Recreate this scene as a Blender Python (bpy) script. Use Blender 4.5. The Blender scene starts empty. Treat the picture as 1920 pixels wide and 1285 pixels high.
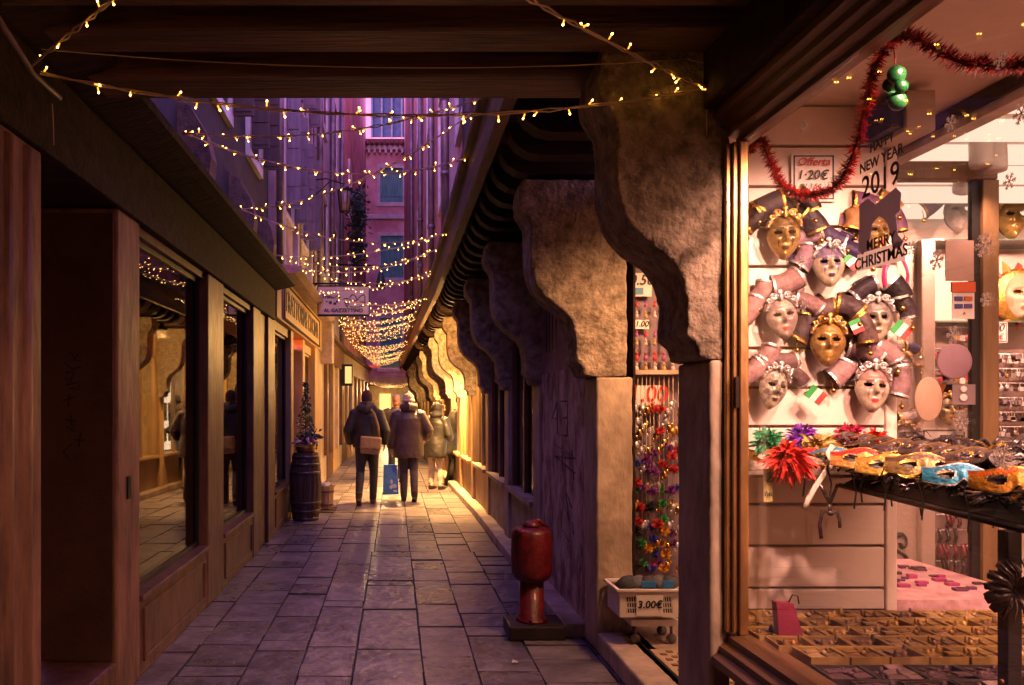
import bpy, math, random
from mathutils import Vector, Matrix, Quaternion
R = math.radians
scene = bpy.context.scene
# ------------------------------------------------------------------ camera
cam_d = bpy.data.cameras.new('camera')
cam = bpy.data.objects.new('camera', cam_d)
scene.collection.objects.link(cam)
cam.location = (0, 0, 1.5)
cam.rotation_euler = (R(90), 0, 0)
cam_d.sensor_width = 36
cam_d.lens = 1500 / 1920 * 36
cam_d.shift_x = 220 / 1920
cam_d.shift_y = 122.5 / 1920
cam_d.clip_start = 0.05
cam_d.clip_end = 400
scene.camera = cam
# ------------------------------------------------------------------ dusk sky
world = bpy.data.worlds.new('World')
scene.world = world
world.use_nodes = True
wn = world.node_tree
sky = wn.nodes.new('ShaderNodeTexSky')
sky.sky_type = 'NISHITA'
sky.sun_disc = False
sky.sun_elevation = R(2)
sky.sun_rotation = R(250)
tint = wn.nodes.new('ShaderNodeMix')
tint.data_type = 'RGBA'
tint.blend_type = 'MULTIPLY'
tint.inputs[0].default_value = 1
wn.links.new(sky.outputs[0], tint.inputs[6])
tint.inputs[7].default_value = (0.74, 0.32, 1.0, 1)
bg = wn.nodes['Background']
wn.links.new(tint.outputs[2], bg.inputs[0])
bg.inputs[1].default_value = 5.6
scene.view_settings.view_transform = 'Standard'
scene.view_settings.look = 'None'
scene.view_settings.exposure = 0.0
scene.view_settings.gamma = 1
scene.render.engine = 'CYCLES'
cy = scene.cycles
cy.use_denoising = True
cy.max_bounces = 7
cy.diffuse_bounces = 4
cy.glossy_bounces = 4
cy.transmission_bounces = 4
cy.transparent_max_bounces = 12
cy.sample_clamp_indirect = 3
cy.caustics_reflective = False
cy.caustics_refractive = False

# ------------------------------------------------------------------ helpers
F, VX, VY, EYE = 1500.0, 740.0, 765.0, 1.5
def at(px, py, Y):
    return ((px - VX) * Y / F, Y, EYE - (py - VY) * Y / F)

class MB:
    def __init__(s):
        s.v, s.f, s.m, s.sm = [], [], [], []
    def add(s, vs, fs, mi=0, smooth=False):
        b = len(s.v)
        s.v.extend([tuple(p) for p in vs])
        for f in fs:
            s.f.append(tuple(b + i for i in f)); s.m.append(mi); s.sm.append(smooth)
        return s
    def box(s, x0, x1, y0, y1, z0, z1, mi=0):
        vs = [(x, y, z) for z in (z0, z1) for y in (y0, y1) for x in (x0, x1)]
        return s.add(vs, [(0,2,3,1),(4,5,7,6),(0,1,5,4),(2,6,7,3),(0,4,6,2),(1,3,7,5)], mi)
    def prism(s, pts, ax, a, b, mi=0, smooth=False):
        n = len(pts)
        def P(p, t):
            return (p[0], t, p[1]) if ax == 'y' else ((t, p[0], p[1]) if ax == 'x' else (p[0], p[1], t))
        vs = [P(p, a) for p in pts] + [P(p, b) for p in pts]
        s.add(vs, [(i, (i+1) % n, n + (i+1) % n, n + i) for i in range(n)], mi, smooth)
        s.add([P(p, a) for p in pts], [tuple(range(n))], mi)
        s.add([P(p, b) for p in pts], [tuple(reversed(range(n)))], mi)
        return s
    def tube(s, pts, r, n=8, mi=0, cap=True, flat=None):
        pts = [Vector(p) for p in pts]
        k = len(pts)
        rs = r if isinstance(r, (list, tuple)) else [r] * k
        up = None; rings = []
        for i, p in enumerate(pts):
            t = (pts[min(i+1, k-1)] - pts[max(i-1, 0)])
            t = t.normalized() if t.length > 1e-9 else Vector((0,0,1))
            if up is None:
                up = t.orthogonal().normalized() if flat is None else (Vector(flat) - t * t.dot(Vector(flat))).normalized()
            u = (up - t * t.dot(up)); u = u.normalized() if u.length > 1e-6 else t.orthogonal().normalized(); up = u
            w = t.cross(u)
            rr = rs[i] if isinstance(rs[i], (tuple, list)) else (rs[i], rs[i])
            rings.append([p + u * (math.cos(a) * rr[0]) + w * (math.sin(a) * rr[1]) for a in (2*math.pi*j/n for j in range(n))])
        vs = [q for rg in rings for q in rg]
        fs = [(i*n + j, i*n + (j+1) % n, (i+1)*n + (j+1) % n, (i+1)*n + j) for i in range(k-1) for j in range(n)]
        if cap:
            fs += [tuple(reversed(range(n))), tuple((k-1)*n + j for j in range(n))]
        return s.add(vs, fs, mi, True)
    def lathe(s, prof, c=(0,0,0), n=16, mi=0, axis='z'):
        vs = []
        for r, z in prof:
            for j in range(n):
                a = 2*math.pi*j/n
                x, y = r*math.cos(a), r*math.sin(a)
                vs.append((c[0]+x, c[1]+y, c[2]+z) if axis == 'z' else (c[0]+x, c[1]+z, c[2]+y))
        k = len(prof)
        fs = [(i*n+j, i*n+(j+1) % n, (i+1)*n+(j+1) % n, (i+1)*n+j) for i in range(k-1) for j in range(n)]
        fs += [tuple(reversed(range(n))), tuple((k-1)*n+j for j in range(n))]
        return s.add(vs, fs, mi, True)
    def ball(s, c, r, nu=10, nv=7, mi=0):
        r = r if isinstance(r, (tuple, list)) else (r, r, r)
        vs = [(c[0], c[1], c[2]-r[2])]
        for i in range(1, nv):
            p = -math.pi/2 + math.pi*i/nv
            for j in range(nu):
                a = 2*math.pi*j/nu
                vs.append((c[0]+r[0]*math.cos(p)*math.cos(a), c[1]+r[1]*math.cos(p)*math.sin(a), c[2]+r[2]*math.sin(p)))
        vs.append((c[0], c[1], c[2]+r[2]))
        fs = [(0, 1+(j+1) % nu, 1+j) for j in range(nu)]
        for i in range(nv-2):
            fs += [(1+i*nu+j, 1+i*nu+(j+1) % nu, 1+(i+1)*nu+(j+1) % nu, 1+(i+1)*nu+j) for j in range(nu)]
        t = len(vs)-1; b = 1+(nv-2)*nu
        fs += [(b+j, b+(j+1) % nu, t) for j in range(nu)]
        return s.add(vs, fs, mi, True)
    def xf(s, mat, start=0):
        for i in range(start, len(s.v)):
            s.v[i] = tuple(mat @ Vector(s.v[i]))
        return s
    def merge(s, o, mat=None):
        vs = o.v if mat is None else [tuple(mat @ Vector(p)) for p in o.v]
        b = len(s.v); s.v.extend(vs)
        for f, m, sm in zip(o.f, o.m, o.sm):
            s.f.append(tuple(b+i for i in f)); s.m.append(m); s.sm.append(sm)
        return s
    def mesh(s, name, mats):
        me = bpy.data.meshes.new(name)
        me.from_pydata(s.v, [], s.f)
        for m in (mats if isinstance(mats, (list, tuple)) else [mats]):
            me.materials.append(m)
        me.polygons.foreach_set('material_index', s.m)
        me.polygons.foreach_set('use_smooth', s.sm)
        me.update()
        return me
    def build(s, name, mats, parent=None, bevel=0, seg=2):
        o = link(bpy.data.objects.new(name, s.mesh(name, mats)), parent)
        if bevel:
            b = o.modifiers.new('bevel', 'BEVEL'); b.width = bevel; b.segments = seg; b.limit_method = 'ANGLE'; b.angle_limit = R(40)
        return o

def link(o, parent=None):
    scene.collection.objects.link(o)
    if parent is not None:
        o.parent = parent
        # meshes are modelled in world coordinates when the parent is not rotated
        if parent.get('_w', 0):
            o.matrix_parent_inverse = Matrix.Translation(parent['_loc']).inverted()
    return o
def tag(o, label=None, cat=None, group=None, kind=None):
    if label: o['label'] = label
    if cat: o['category'] = cat
    if group: o['group'] = group
    if kind: o['kind'] = kind
    return o
def thing(name, loc, label=None, cat=None, group=None, kind=None, w=True, rot=(0,0,0), scale=1):
    """an Empty at the base of a thing; w: its parts are modelled in world coordinates"""
    o = bpy.data.objects.new(name, None)
    o.empty_display_size = 0.1
    scene.collection.objects.link(o)
    o.location = loc; o.rotation_euler = rot; o.scale = (scale,)*3
    if w:
        o['_w'] = 1; o['_loc'] = tuple(loc)
    return tag(o, label, cat, group, kind)
def subp(name, mb, mats, part, bevel=0):
    """a sub-part modelled in the same coordinates as its part"""
    o = bpy.data.objects.new(name, mb.mesh(name, mats))
    scene.collection.objects.link(o); o.parent = part
    if bevel:
        b = o.modifiers.new('bevel', 'BEVEL'); b.width = bevel; b.segments = 2; b.limit_method = 'ANGLE'
    return o

# ------------------------------------------------------------------ materials
MATS = {}
def nd(nt, t, **k):
    n = nt.nodes.new(t)
    for a, b in k.items(): setattr(n, a, b)
    return n
def mat(name, col, rough=0.6, metal=0.0, var=0.3, scale=5.0, bump=0.2, bscale=40.0, col2=None, stretch=(1,1,1), spec=0.5, thr=(0.35, 0.68), coat=0):
    if name in MATS: return MATS[name]
    m = bpy.data.materials.new(name); m.use_nodes = True; MATS[name] = m
    nt = m.node_tree; b = nt.nodes['Principled BSDF']
    b.inputs['Roughness'].default_value = rough; b.inputs['Metallic'].default_value = metal
    b.inputs['Specular IOR Level'].default_value = spec
    b.inputs['Coat Weight'].default_value = coat
    tc = nd(nt, 'ShaderNodeTexCoord'); mp = nd(nt, 'ShaderNodeMapping'); mp.inputs['Scale'].default_value = stretch
    nt.links.new(tc.outputs['Object'], mp.inputs['Vector'])
    n1 = nd(nt, 'ShaderNodeTexNoise'); n1.inputs['Scale'].default_value = scale; n1.inputs['Detail'].default_value = 8; n1.inputs['Roughness'].default_value = 0.65
    nt.links.new(mp.outputs[0], n1.inputs['Vector'])
    cr = nd(nt, 'ShaderNodeValToRGB')
    c2 = col2 or tuple(min(1, c*(1+var)) for c in col)
    cr.color_ramp.elements[0].position = thr[0]; cr.color_ramp.elements[1].position = thr[1]
    cr.color_ramp.elements[0].color = tuple(c*(1-var) for c in col) + (1,)
    cr.color_ramp.elements[1].color = tuple(c2) + (1,)
    nt.links.new(n1.outputs['Fac'], cr.inputs[0])
    nt.links.new(cr.outputs[0], b.inputs['Base Color'])
    n2 = nd(nt, 'ShaderNodeTexNoise'); n2.inputs['Scale'].default_value = bscale; n2.inputs['Detail'].default_value = 6
    nt.links.new(mp.outputs[0], n2.inputs['Vector'])
    if bump:
        bp = nd(nt, 'ShaderNodeBump'); bp.inputs['Strength'].default_value = bump; bp.inputs['Distance'].default_value = 0.02
        nt.links.new(n2.outputs['Fac'], bp.inputs['Height']); nt.links.new(bp.outputs[0], b.inputs['Normal'])
    rr = nd(nt, 'ShaderNodeMapRange'); rr.inputs[3].default_value = max(0.02, rough-0.12); rr.inputs[4].default_value = min(1, rough+0.12)
    nt.links.new(n2.outputs['Fac'], rr.inputs[0]); nt.links.new(rr.outputs[0], b.inputs['Roughness'])
    return m
def emit(name, col, strength, noise=0, scale=3):
    if name in MATS: return MATS[name]
    m = bpy.data.materials.new(name); m.use_nodes = True; MATS[name] = m
    nt = m.node_tree; nt.nodes.remove(nt.nodes['Principled BSDF'])
    e = nd(nt, 'ShaderNodeEmission'); e.inputs[0].default_value = (*col, 1); e.inputs[1].default_value = strength
    nt.links.new(e.outputs[0], nt.nodes['Material Output'].inputs[0])
    return m
def glass(name, refl=1.0, rough=0.0, tintc=(1,1,1), ior=1.5, boost=0.0):
    if name in MATS: return MATS[name]
    m = bpy.data.materials.new(name); m.use_nodes = True; MATS[name] = m
    nt = m.node_tree; nt.nodes.remove(nt.nodes['Principled BSDF'])
    fr = nd(nt, 'ShaderNodeFresnel')
    geo = nd(nt, 'ShaderNodeNewGeometry'); io = nd(nt, 'ShaderNodeMapRange')   # same reflectance from either face of the sheet
    io.inputs[3].default_value = ior; io.inputs[4].default_value = 1/ior
    nt.links.new(geo.outputs['Backfacing'], io.inputs[0]); nt.links.new(io.outputs[0], fr.inputs['IOR'])
    tr = nd(nt, 'ShaderNodeBsdfTransparent'); tr.inputs[0].default_value = (*tintc, 1)
    gl = nd(nt, 'ShaderNodeBsdfGlossy'); gl.inputs['Roughness'].default_value = rough; gl.inputs[0].default_value = (1,1,1,1)
    mx = nd(nt, 'ShaderNodeMixShader')
    mu = nd(nt, 'ShaderNodeMath', operation='MULTIPLY_ADD'); mu.use_clamp = True
    mu.inputs[1].default_value = refl; mu.inputs[2].default_value = boost
    nt.links.new(fr.outputs[0], mu.inputs[0]); nt.links.new(mu.outputs[0], mx.inputs[0])
    nt.links.new(tr.outputs[0], mx.inputs[1]); nt.links.new(gl.outputs[0], mx.inputs[2])
    nt.links.new(mx.outputs[0], nt.nodes['Material Output'].inputs[0])
    return m

def vinyl(name, col, t=.5):
    m = bpy.data.materials.new(name); m.use_nodes = True; nt = m.node_tree; b = nt.nodes['Principled BSDF']
    b.inputs['Base Color'].default_value = (*col, 1); b.inputs['Roughness'].default_value = .5
    tr = nd(nt, 'ShaderNodeBsdfTranslucent'); tr.inputs[0].default_value = (*col, 1); mx = nd(nt, 'ShaderNodeMixShader'); mx.inputs[0].default_value = t
    nt.links.new(b.outputs[0], mx.inputs[1]); nt.links.new(tr.outputs[0], mx.inputs[2]); nt.links.new(mx.outputs[0], nt.nodes['Material Output'].inputs[0])
    return m
STONE = mat('corbel_stone', (0.27, 0.195, 0.125), 0.8, var=0.55, scale=13, bump=1.0, bscale=38, col2=(0.46, 0.37, 0.27))
PILLAR = mat('pillar_stone', (0.40, 0.31, 0.23), 0.7, var=0.35, scale=5, bump=0.3, bscale=30, stretch=(1,1,0.5))
BROWN = mat('brown_painted_wood', (0.125, 0.052, 0.034), 0.45, var=0.35, scale=5, bump=0.2, bscale=14, stretch=(1.5,1.5,0.5), col2=(0.20, 0.092, 0.056))
PILLARL = mat('worn_shop_lit_pillar', (0.25, 0.135, 0.088), 0.55, var=0.45, scale=6, bump=0.3, bscale=16, stretch=(1.5,1.5,0.4), col2=(0.40, 0.21, 0.125))  # worn brown, also painted paler to carry the shop light on these pillars
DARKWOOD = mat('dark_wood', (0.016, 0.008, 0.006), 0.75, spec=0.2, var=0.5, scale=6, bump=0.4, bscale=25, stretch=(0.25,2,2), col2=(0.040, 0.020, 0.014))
BEAMWOOD = mat('beam_wood', (0.085, 0.036, 0.016), 0.6, var=0.6, scale=5, bump=0.6, bscale=18, stretch=(0.3,3,3), col2=(0.15, 0.068, 0.03))
EAVEWOOD = mat('eave_wood', (0.10, 0.055, 0.032), 0.65, var=0.5, scale=6, bump=0.4, bscale=25, stretch=(2,0.2,2), col2=(0.17, 0.095, 0.05))
BLACK = mat('black_paint', (0.012, 0.010, 0.010), 0.45, var=0.2, bump=0.1)
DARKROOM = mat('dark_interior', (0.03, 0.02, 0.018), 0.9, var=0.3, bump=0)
SLAB = mat('paving_trachyte', (0.145, 0.122, 0.14), 0.33, var=0.5, scale=4.0, bump=0.7, bscale=14, col2=(0.235, 0.20, 0.215), spec=0.5)
SLAB2 = mat('paving_trachyte_dark', (0.095, 0.08, 0.096), 0.30, var=0.5, scale=5.0, bump=0.7, bscale=12, col2=(0.18, 0.155, 0.17))
SLAB3 = mat('paving_trachyte_light', (0.19, 0.16, 0.17), 0.36, var=0.45, scale=4.5, bump=0.7, bscale=13, col2=(0.27, 0.23, 0.23))
JOINT = mat('joint_dirt', (0.055, 0.045, 0.045), 0.9, var=0.4, scale=20, bump=0.3)
PLASTER_P = mat('purple_plaster', (0.34, 0.22, 0.23), 0.85, var=0.4, scale=1.2, bump=0.4, bscale=9, col2=(0.56, 0.42, 0.40), stretch=(1,1,0.35))
PLASTER_R = mat('red_plaster', (0.52, 0.19, 0.17), 0.85, var=0.38, scale=0.9, bump=0.4, bscale=9, col2=(0.66, 0.34, 0.30))
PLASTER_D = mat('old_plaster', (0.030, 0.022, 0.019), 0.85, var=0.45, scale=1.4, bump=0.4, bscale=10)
PLASTER_W = mat('grey_plaster', (0.42, 0.38, 0.38), 0.85, var=0.3, scale=1.0, bump=0.3, bscale=9)
PINKWALL = mat('flaking_pink_plaster', (0.36, 0.17, 0.14), 0.8, var=0.45, scale=3.5, bump=0.4, bscale=20, col2=(0.46, 0.30, 0.26))
WHITEFLAKE = mat('flaking_white_plaster', (0.44, 0.21, 0.165), 0.8, var=0.5, scale=7, bump=0.8, bscale=20, col2=(0.62, 0.46, 0.39), stretch=(1,1,0.55), thr=(.40,.60))
WHITETRIM = mat('white_stone_trim', (0.62, 0.58, 0.55), 0.7, var=0.2, scale=4)
GREENSH = mat('green_shutter', (0.08, 0.38, 0.33), 0.6, var=0.4, scale=4, bump=0.2, stretch=(6,6,0.5), col2=(0.16, 0.50, 0.42))
IRON = mat('wrought_iron', (0.02, 0.018, 0.018), 0.5, 0.6, var=0.3, bump=0.2)
PIPE = mat('drainpipe_metal', (0.20, 0.16, 0.16), 0.5, 0.5, var=0.4, scale=3, bump=0.2)
GOLDTRIM = mat('ochre_painted_wood', (0.42, 0.27, 0.13), 0.5, var=0.3, scale=3, bump=0.2, stretch=(2,2,0.5))
BRASS = mat('brass_frame', (0.55, 0.33, 0.14), 0.32, 0.9, var=0.3, scale=8, bump=0.05, stretch=(1,1,0.3))
GLASSL = glass('dark_shop_glass', 0.72, 0.012, (0.40, 0.36, 0.37), boost=0.02)
GLASSS = glass('mask_shop_glass', 1.0, 0.0, (0.97, 0.97, 0.97))
LITWIN = emit('lit_window_gold', (1.0, 0.52, 0.15), 9.0)
LITWIN2 = emit('lit_window_white', (1.0, 0.70, 0.42), 7.0)
WIRE = mat('clear_cable', (0.60, 0.46, 0.30), 0.4, var=0.2, bump=0)
BULB = emit('fairy_bulb_sleeve', (1.0, 0.36, 0.03), 2.6)
TIP = emit('fairy_bulb_tip', (1.0, 0.46, 0.07), 36.0)
TIPF = emit('fairy_bulb_far', (1.0, 0.56, 0.15), 20.0)
# ================================================================== SETTING
rnd = random.Random(7)
def XL(Y):
    return -1.41 if Y < 22 else -1.41 + (Y-22)/10*0.36
def XR(Y):
    return 1.23 if Y < 11 else 1.23 - (Y-11)/21*0.36

# ---- ground and paving
MB().box(-9, 9, -8, 60, -0.4, -0.016).build('ground', JOINT).__setitem__('kind', 'structure')
pave = thing('pavement', (0, 2, 0), kind='structure')
slabs = []
bands = [1.8, 8.35, 14.2, 34]
BX = []
for k in range(len(bands)-1):
    xs = [-1.55 + rnd.uniform(-.02, .02)]
    while xs[-1] < 1.30: xs.append(xs[-1] + rnd.choice([0.31, 0.33, 0.35, 0.37, 0.40]))
    BX.append(xs)
def slab_mesh(x0, x1, y0, y1, dz, skew, mi=0):
    mb = MB(); c = 0.003; j = 0.0015 + rnd.random()*.004
    x0 += j; x1 -= j; y0 += j; y1 -= j
    z = dz
    def sk(x, y): return (x + skew*(y-8)*0.0 + rnd.uniform(-.004,.004), y + rnd.uniform(-.010,.010))
    P = [sk(x0,y0), sk(x1,y0), sk(x1,y1), sk(x0,y1)]
    cx = sum(p[0] for p in P)/4; cyy = sum(p[1] for p in P)/4
    inn = [(p[0]+math.copysign(c, cx-p[0]), p[1]+math.copysign(c, cyy-p[1])) for p in P]
    tz = [z + rnd.uniform(-.0025,.0025) for _ in range(4)]
    vs = [(*p, -0.05) for p in P] + [(*p, t-0.006) for p, t in zip(P, tz)] + [(*p, t) for p, t in zip(inn, tz)]
    mb.add(vs, [(8,9,10,11)], 0)
    return mb.add(vs, [(4+i, 4+(i+1) % 4, 8+(i+1) % 4, 8+i) for i in range(4)] + [(i, (i+1) % 4, 4+(i+1) % 4, 4+i) for i in range(4)], 1)
far = MB()
for k, xs in enumerate(BX):
    for c in range(len(xs)-1):
        y = bands[k]
        while y < bands[k+1] - 1e-6:
            ln = rnd.choice([0.17, 0.22, 0.28, 0.34, 0.42, 0.5, 0.65])
            if y > 12: ln = max(ln, 0.5)
            y1 = bands[k+1] if bands[k+1] - (y+ln) < .18 else y+ln
            slabs.append((k, c, y, y1)); y = y1
near = sorted([s for s in slabs if s[3] > 3.6], key=lambda s: s[2])[:290]
nearset = set(near)
for s in slabs:
    k, c, y0, y1 = s
    m = slab_mesh(BX[k][c], BX[k][c+1], y0, y1, rnd.uniform(-.006, .004), 0)
    if s in nearset:
        m.build('paving_stone', [rnd.choice([SLAB, SLAB, SLAB2, SLAB3]), JOINT], pave)
    else:
        far.merge(m)
tag(far.build('paving_stones', [SLAB, JOINT], pave), kind='stuff')

# ---- left: brown shopfronts
LB = thing('shop_building', (-1.6, 3, 0), 'dark brown wooden shopfront with two large dark windows and plastered wall above', 'building')
mb = MB().box(-1.90, -1.41, 2.2, 3.2, 0, 2.52); mb.build('pillar', PILLARL, LB, 0.012)
mb = MB()
for yy in (2.92, 3.07): mb.tube([(-1.444, yy, 0.0), (-1.444, yy, 2.5)], 0.05, 16)
mb.build('pillar_moulding', PILLARL, LB)
MB().box(-1.92, -1.412, 3.2, 4.07, 0, 0.21).build('door_step', BROWN, LB, 0.015)
MB().box(-1.95, -1.84, 3.2, 4.07, 0.21, 2.52).build('door', BROWN, LB, 0.005)
MB().box(-1.84, -1.41, 4.075, 4.43, 0, 2.52).build('pillar', PILLARL, LB, 0.012)
MB().box(-1.838, -1.815, 3.3, 3.36, 1.0, 1.22).build('door_handle', BRASS, LB, .004)
MB().box(-1.405, -1.398, 4.2, 4.25, 1.02, 1.14).build('lock_plate', IRON, LB, .002)
rev = MB().box(-1.82, -1.43, 4.058, 4.075, 0.215, 2.49).build('reveal_panel', mat('dark_brown_panel', (.085,.04,.025), .5, var=.3, scale=3), LB, 0.003)
# scratched letters running down the reveal
def strokes(name, lines, r, m, parent, y, k, sub=True):
    mb = MB()
    for ln in lines:
        mb.tube([at(px, py, y) for px, py in ln], r, 5)
    o = mb.build(name, m, None if sub else parent)
    if sub: o.parent = parent; o.matrix_parent_inverse = parent.matrix_world.inverted() if False else Matrix.Identity(4)
    return o
GRAF = mat('dark_marker', (0.02, 0.012, 0.01), 0.8, bump=0)
gl = [[(131,660),(140,672),(150,660),(138,676),(152,676)], [(120,680),(135,692),(150,688)], [(124,700),(140,694),(132,716),(122,708)],
      [(124,722),(150,716),(148,730),(132,728)], [(118,752),(142,744)], [(130,738),(128,764)], [(122,786),(142,790)], [(132,776),(136,800)], [(124,800),(140,808)],
      [(140,824),(160,826)], [(152,812),(148,838)], [(135,832),(118,848),(128,858)]]
strokes('scratched_writing', gl, 0.0035, GRAF, rev, 4.056, 1)
def shop_window(parent, y0, y1, z0=0.46, z1=2.47, X=-1.41, side=-1, glassm=GLASSL, framem=BLACK, depth=0.6, interior=DARKROOM, kick=BROWN, kz=0.0, dz=0.09):
    d = side
    t = 0.035
    a, b = sorted((X + d*0.0, X + d*0.16))
    def bx(mbx, xa, xb, *r): return mbx.box(min(xa,xb), max(xa,xb), *r)
    bx(MB(), X + d*0.01, X + d*0.2, y0, y1, kz, z0-0.035).build('kick_panel', kick, parent, 0.004)
    if y1-y0 > 1.0 and side < 0:
        pm = MB(); zt_ = z0-.09; zb_ = kz+.07
        for (ya, yb, za, zc) in ((y0+.08,y1-.08,zt_-.022,zt_),(y0+.08,y1-.08,zb_,zb_+.022),(y0+.08,y0+.102,zb_+.022,zt_-.022),(y1-.102,y1-.08,zb_+.022,zt_-.022)):
            bx(pm, X - d*0.004, X + d*0.012, ya, yb, za, zc)
        pm.build('panel_moulding', kick, parent, 0.004)
    bx(MB(), X - d*0.018, X + d*0.16, y0-0.004, y1+0.004, z0-0.035, z0).build('sill', kick, parent, 0.006)
    bx(MB(), X + d*0.03, X + d*0.25, y0, y1, z1, z1+0.13).build('transom', kick, parent)
    fr = MB()
    xa, xb = X + d*(dz-0.025), X + d*(dz+0.025)
    bx(fr, xa, xb, y0, y0+t, z0, z1); bx(fr, xa, xb, y1-t, y1, z0, z1)
    bx(fr, xa-0.001, xb+0.001, y0+t, y1-t, z0, z0+t); bx(fr, xa-0.001, xb+0.001, y0+t, y1-t, z1-t, z1)
    w = fr.build('window', framem, parent, 0.004)
    p = MB(); bx(p, X+d*dz-0.003, X+d*dz+0.003, y0+t, y1-t, z0+t, z1-t)
    subp('pane', p, glassm, w)
    it = MB()
    xi = X + d*depth
    it.add([(xi,y0,z0),(xi,y1,z0),(xi,y1,z1),(xi,y0,z1),(X+d*.12,y0,z0),(X+d*.12,y1,z0),(X+d*.12,y1,z1),(X+d*.12,y0,z1)],
           [(0,1,2,3),(0,4,5,1),(3,2,6,7),(0,3,7,4),(1,5,6,2)])
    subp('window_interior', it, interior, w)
    return w
shop_window(LB, 4.435, 6.05)
MB().box(-1.72, -1.41, 6.05, 6.6, 0, 2.52).build('pillar', BROWN, LB, 0.01)
shop_window(LB, 6.6, 8.0)
MB().box(-1.72, -1.41, 8.0, 8.42, 0, 2.52).build('pillar', BROWN, LB, 0.01)
MB().box(-1.72, -1.44, 8.42, 8.9, 0, 2.52).build('pillar', BROWN, LB, 0.01)
MB().box(-1.72, -1.405, 8.9, 9.28, 0, 2.52).build('pillar', BROWN, LB, 0.01)
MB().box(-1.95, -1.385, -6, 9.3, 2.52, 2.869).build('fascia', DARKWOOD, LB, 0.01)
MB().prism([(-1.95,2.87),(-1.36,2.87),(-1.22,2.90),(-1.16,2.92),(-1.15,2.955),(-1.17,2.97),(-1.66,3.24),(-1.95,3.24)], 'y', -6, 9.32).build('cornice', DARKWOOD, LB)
MB().box(-2.2, -1.41, -6, 2.2, 0, 2.52).build('wall', BROWN, LB)
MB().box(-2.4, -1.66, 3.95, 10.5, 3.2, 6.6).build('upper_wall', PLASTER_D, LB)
for yy in (6.1, 8.0, 9.3):   # curved timber brackets under the upper storey
    MB().prism([(-1.66,3.2),(-1.42,3.22),(-1.40,3.42),(-1.44,3.6),(-1.56,3.8),(-1.66,3.86)], 'y', yy, yy+0.2).build('bracket', EAVEWOOD, LB, 0.01)
def shutterwin(parent, X, d, y0, y1, z0, z1, m=GREENSH, opened=True, glow=None):
    """window on a side wall; d = +1 when the wall faces +X"""
    fr = MB()
    def bx(mbx, xa, xb, *r): return mbx.box(min(xa,xb), max(xa,xb), *r)
    for (a, b, c, e) in ((y0-.1,y0,z0-.1,z1+.1),(y1,y1+.1,z0-.1,z1+.1),(y0,y1,z0-.1,z0),(y0,y1,z1,z1+.1)):
        bx(fr, X-d*.02, X+d*.05, a, b, c, e)
    w = fr.build('window', WHITETRIM, parent)
    p = MB(); bx(p, X-d*.05, X+d*.012, y0, y1, z0, z1)
    subp('pane', p, BLACK, w)
    if opened:
        for yy, s in ((y0-.05, -1), (y1+.05, 1)):
            q = MB(); bx(q, X+d*.06, X+d*.26, yy-.02, yy+.02, z0, z1)
            for k in range(6):
                zz = z0 + (z1-z0)*(k+.5)/6
                bx(q, X+d*.08, X+d*.24, yy-.032, yy+.032, zz-.09, zz+.09)
            subp('shutter', q, m, w)
    return w
for yy, zz in ((7.2, 4.4), (9.0, 4.4)):
    shutterwin(LB, -1.66, 1, yy, yy+.7, zz, zz+1.5, mat('brown_shutter', (0.06,0.035,0.03), 0.6, stretch=(6,6,.5)))

TB = thing('trattoria_building', (-1.6, 12, 0), 'purple plastered building above the ochre trattoria front beside the barrel', 'building')
MB().box(-2.4, -1.58, 10.5, 15.2, 3.2, 8.4).build('upper_wall', PLASTER_P, TB)
MB().box(-1.72, -1.42, 9.3, 9.5, 0, 2.56).build('pilaster', BROWN, TB, 0.01)
TRI = mat('trattoria_interior', (0.22, 0.10, 0.06), 0.7, var=0.7, scale=7, bump=0, col2=(0.5,0.25,0.14))
shop_window(TB, 9.5, 10.9, 0.5, 2.45, -1.42, -1, GLASSL, BLACK, 0.7, TRI, BROWN)
MB().box(-1.72, -1.41, 10.9, 11.15, 0, 2.56).build('pilaster', GOLDTRIM, TB, 0.01)
MB().box(-1.72, -1.55, 11.15, 12.3, 0.05, 2.4).build('door', mat('ochre_door', (0.36,0.22,0.11), 0.5, stretch=(2,2,.4)), TB, 0.01)
MB().box(-1.72, -1.41, 12.3, 12.6, 0, 2.56).build('pilaster', GOLDTRIM, TB, 0.01)
shop_window(TB, 12.6, 13.9, 0.9, 2.4, -1.42, -1, GLASSL, GOLDTRIM, 0.7, TRI, GOLDTRIM)
MB().box(-1.72, -1.38, 13.9, 14.4, 0, 2.56).build('pilaster', GOLDTRIM, TB, 0.012)
MB().box(-1.72, -1.40, 14.4, 15.2, 0, 2.56).build('pilaster', GOLDTRIM, TB, 0.012)
MB().box(-1.9, -1.37, 9.32, 15.2, 2.56, 3.12).build('fascia', GOLDTRIM, TB, 0.01)
MB().prism([(-1.9,3.12),(-1.2,3.12),(-1.12,3.16),(-1.12,3.2),(-1.9,3.28)], 'y', 9.6, 15.1).build('ledge', mat('ledge_wood', (0.34,0.24,0.17), 0.5, stretch=(2,.3,2)), TB)
MB().box(-1.42, -1.18, 15.1, 15.6, 2.35, 3.12).build('fascia_end', mat('weathered_panel', (0.40,0.31,0.26), 0.6), TB, 0.01)
for yy, zz in ((11.3, 4.3), (13.4, 4.3), (11.3, 6.5), (13.4, 6.5)):
    shutterwin(TB, -1.58, 1, yy, yy+.8, zz, zz+1.6, mat('grey_shutter', (0.16,0.13,0.15), 0.6, stretch=(6,6,.5)))
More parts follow.
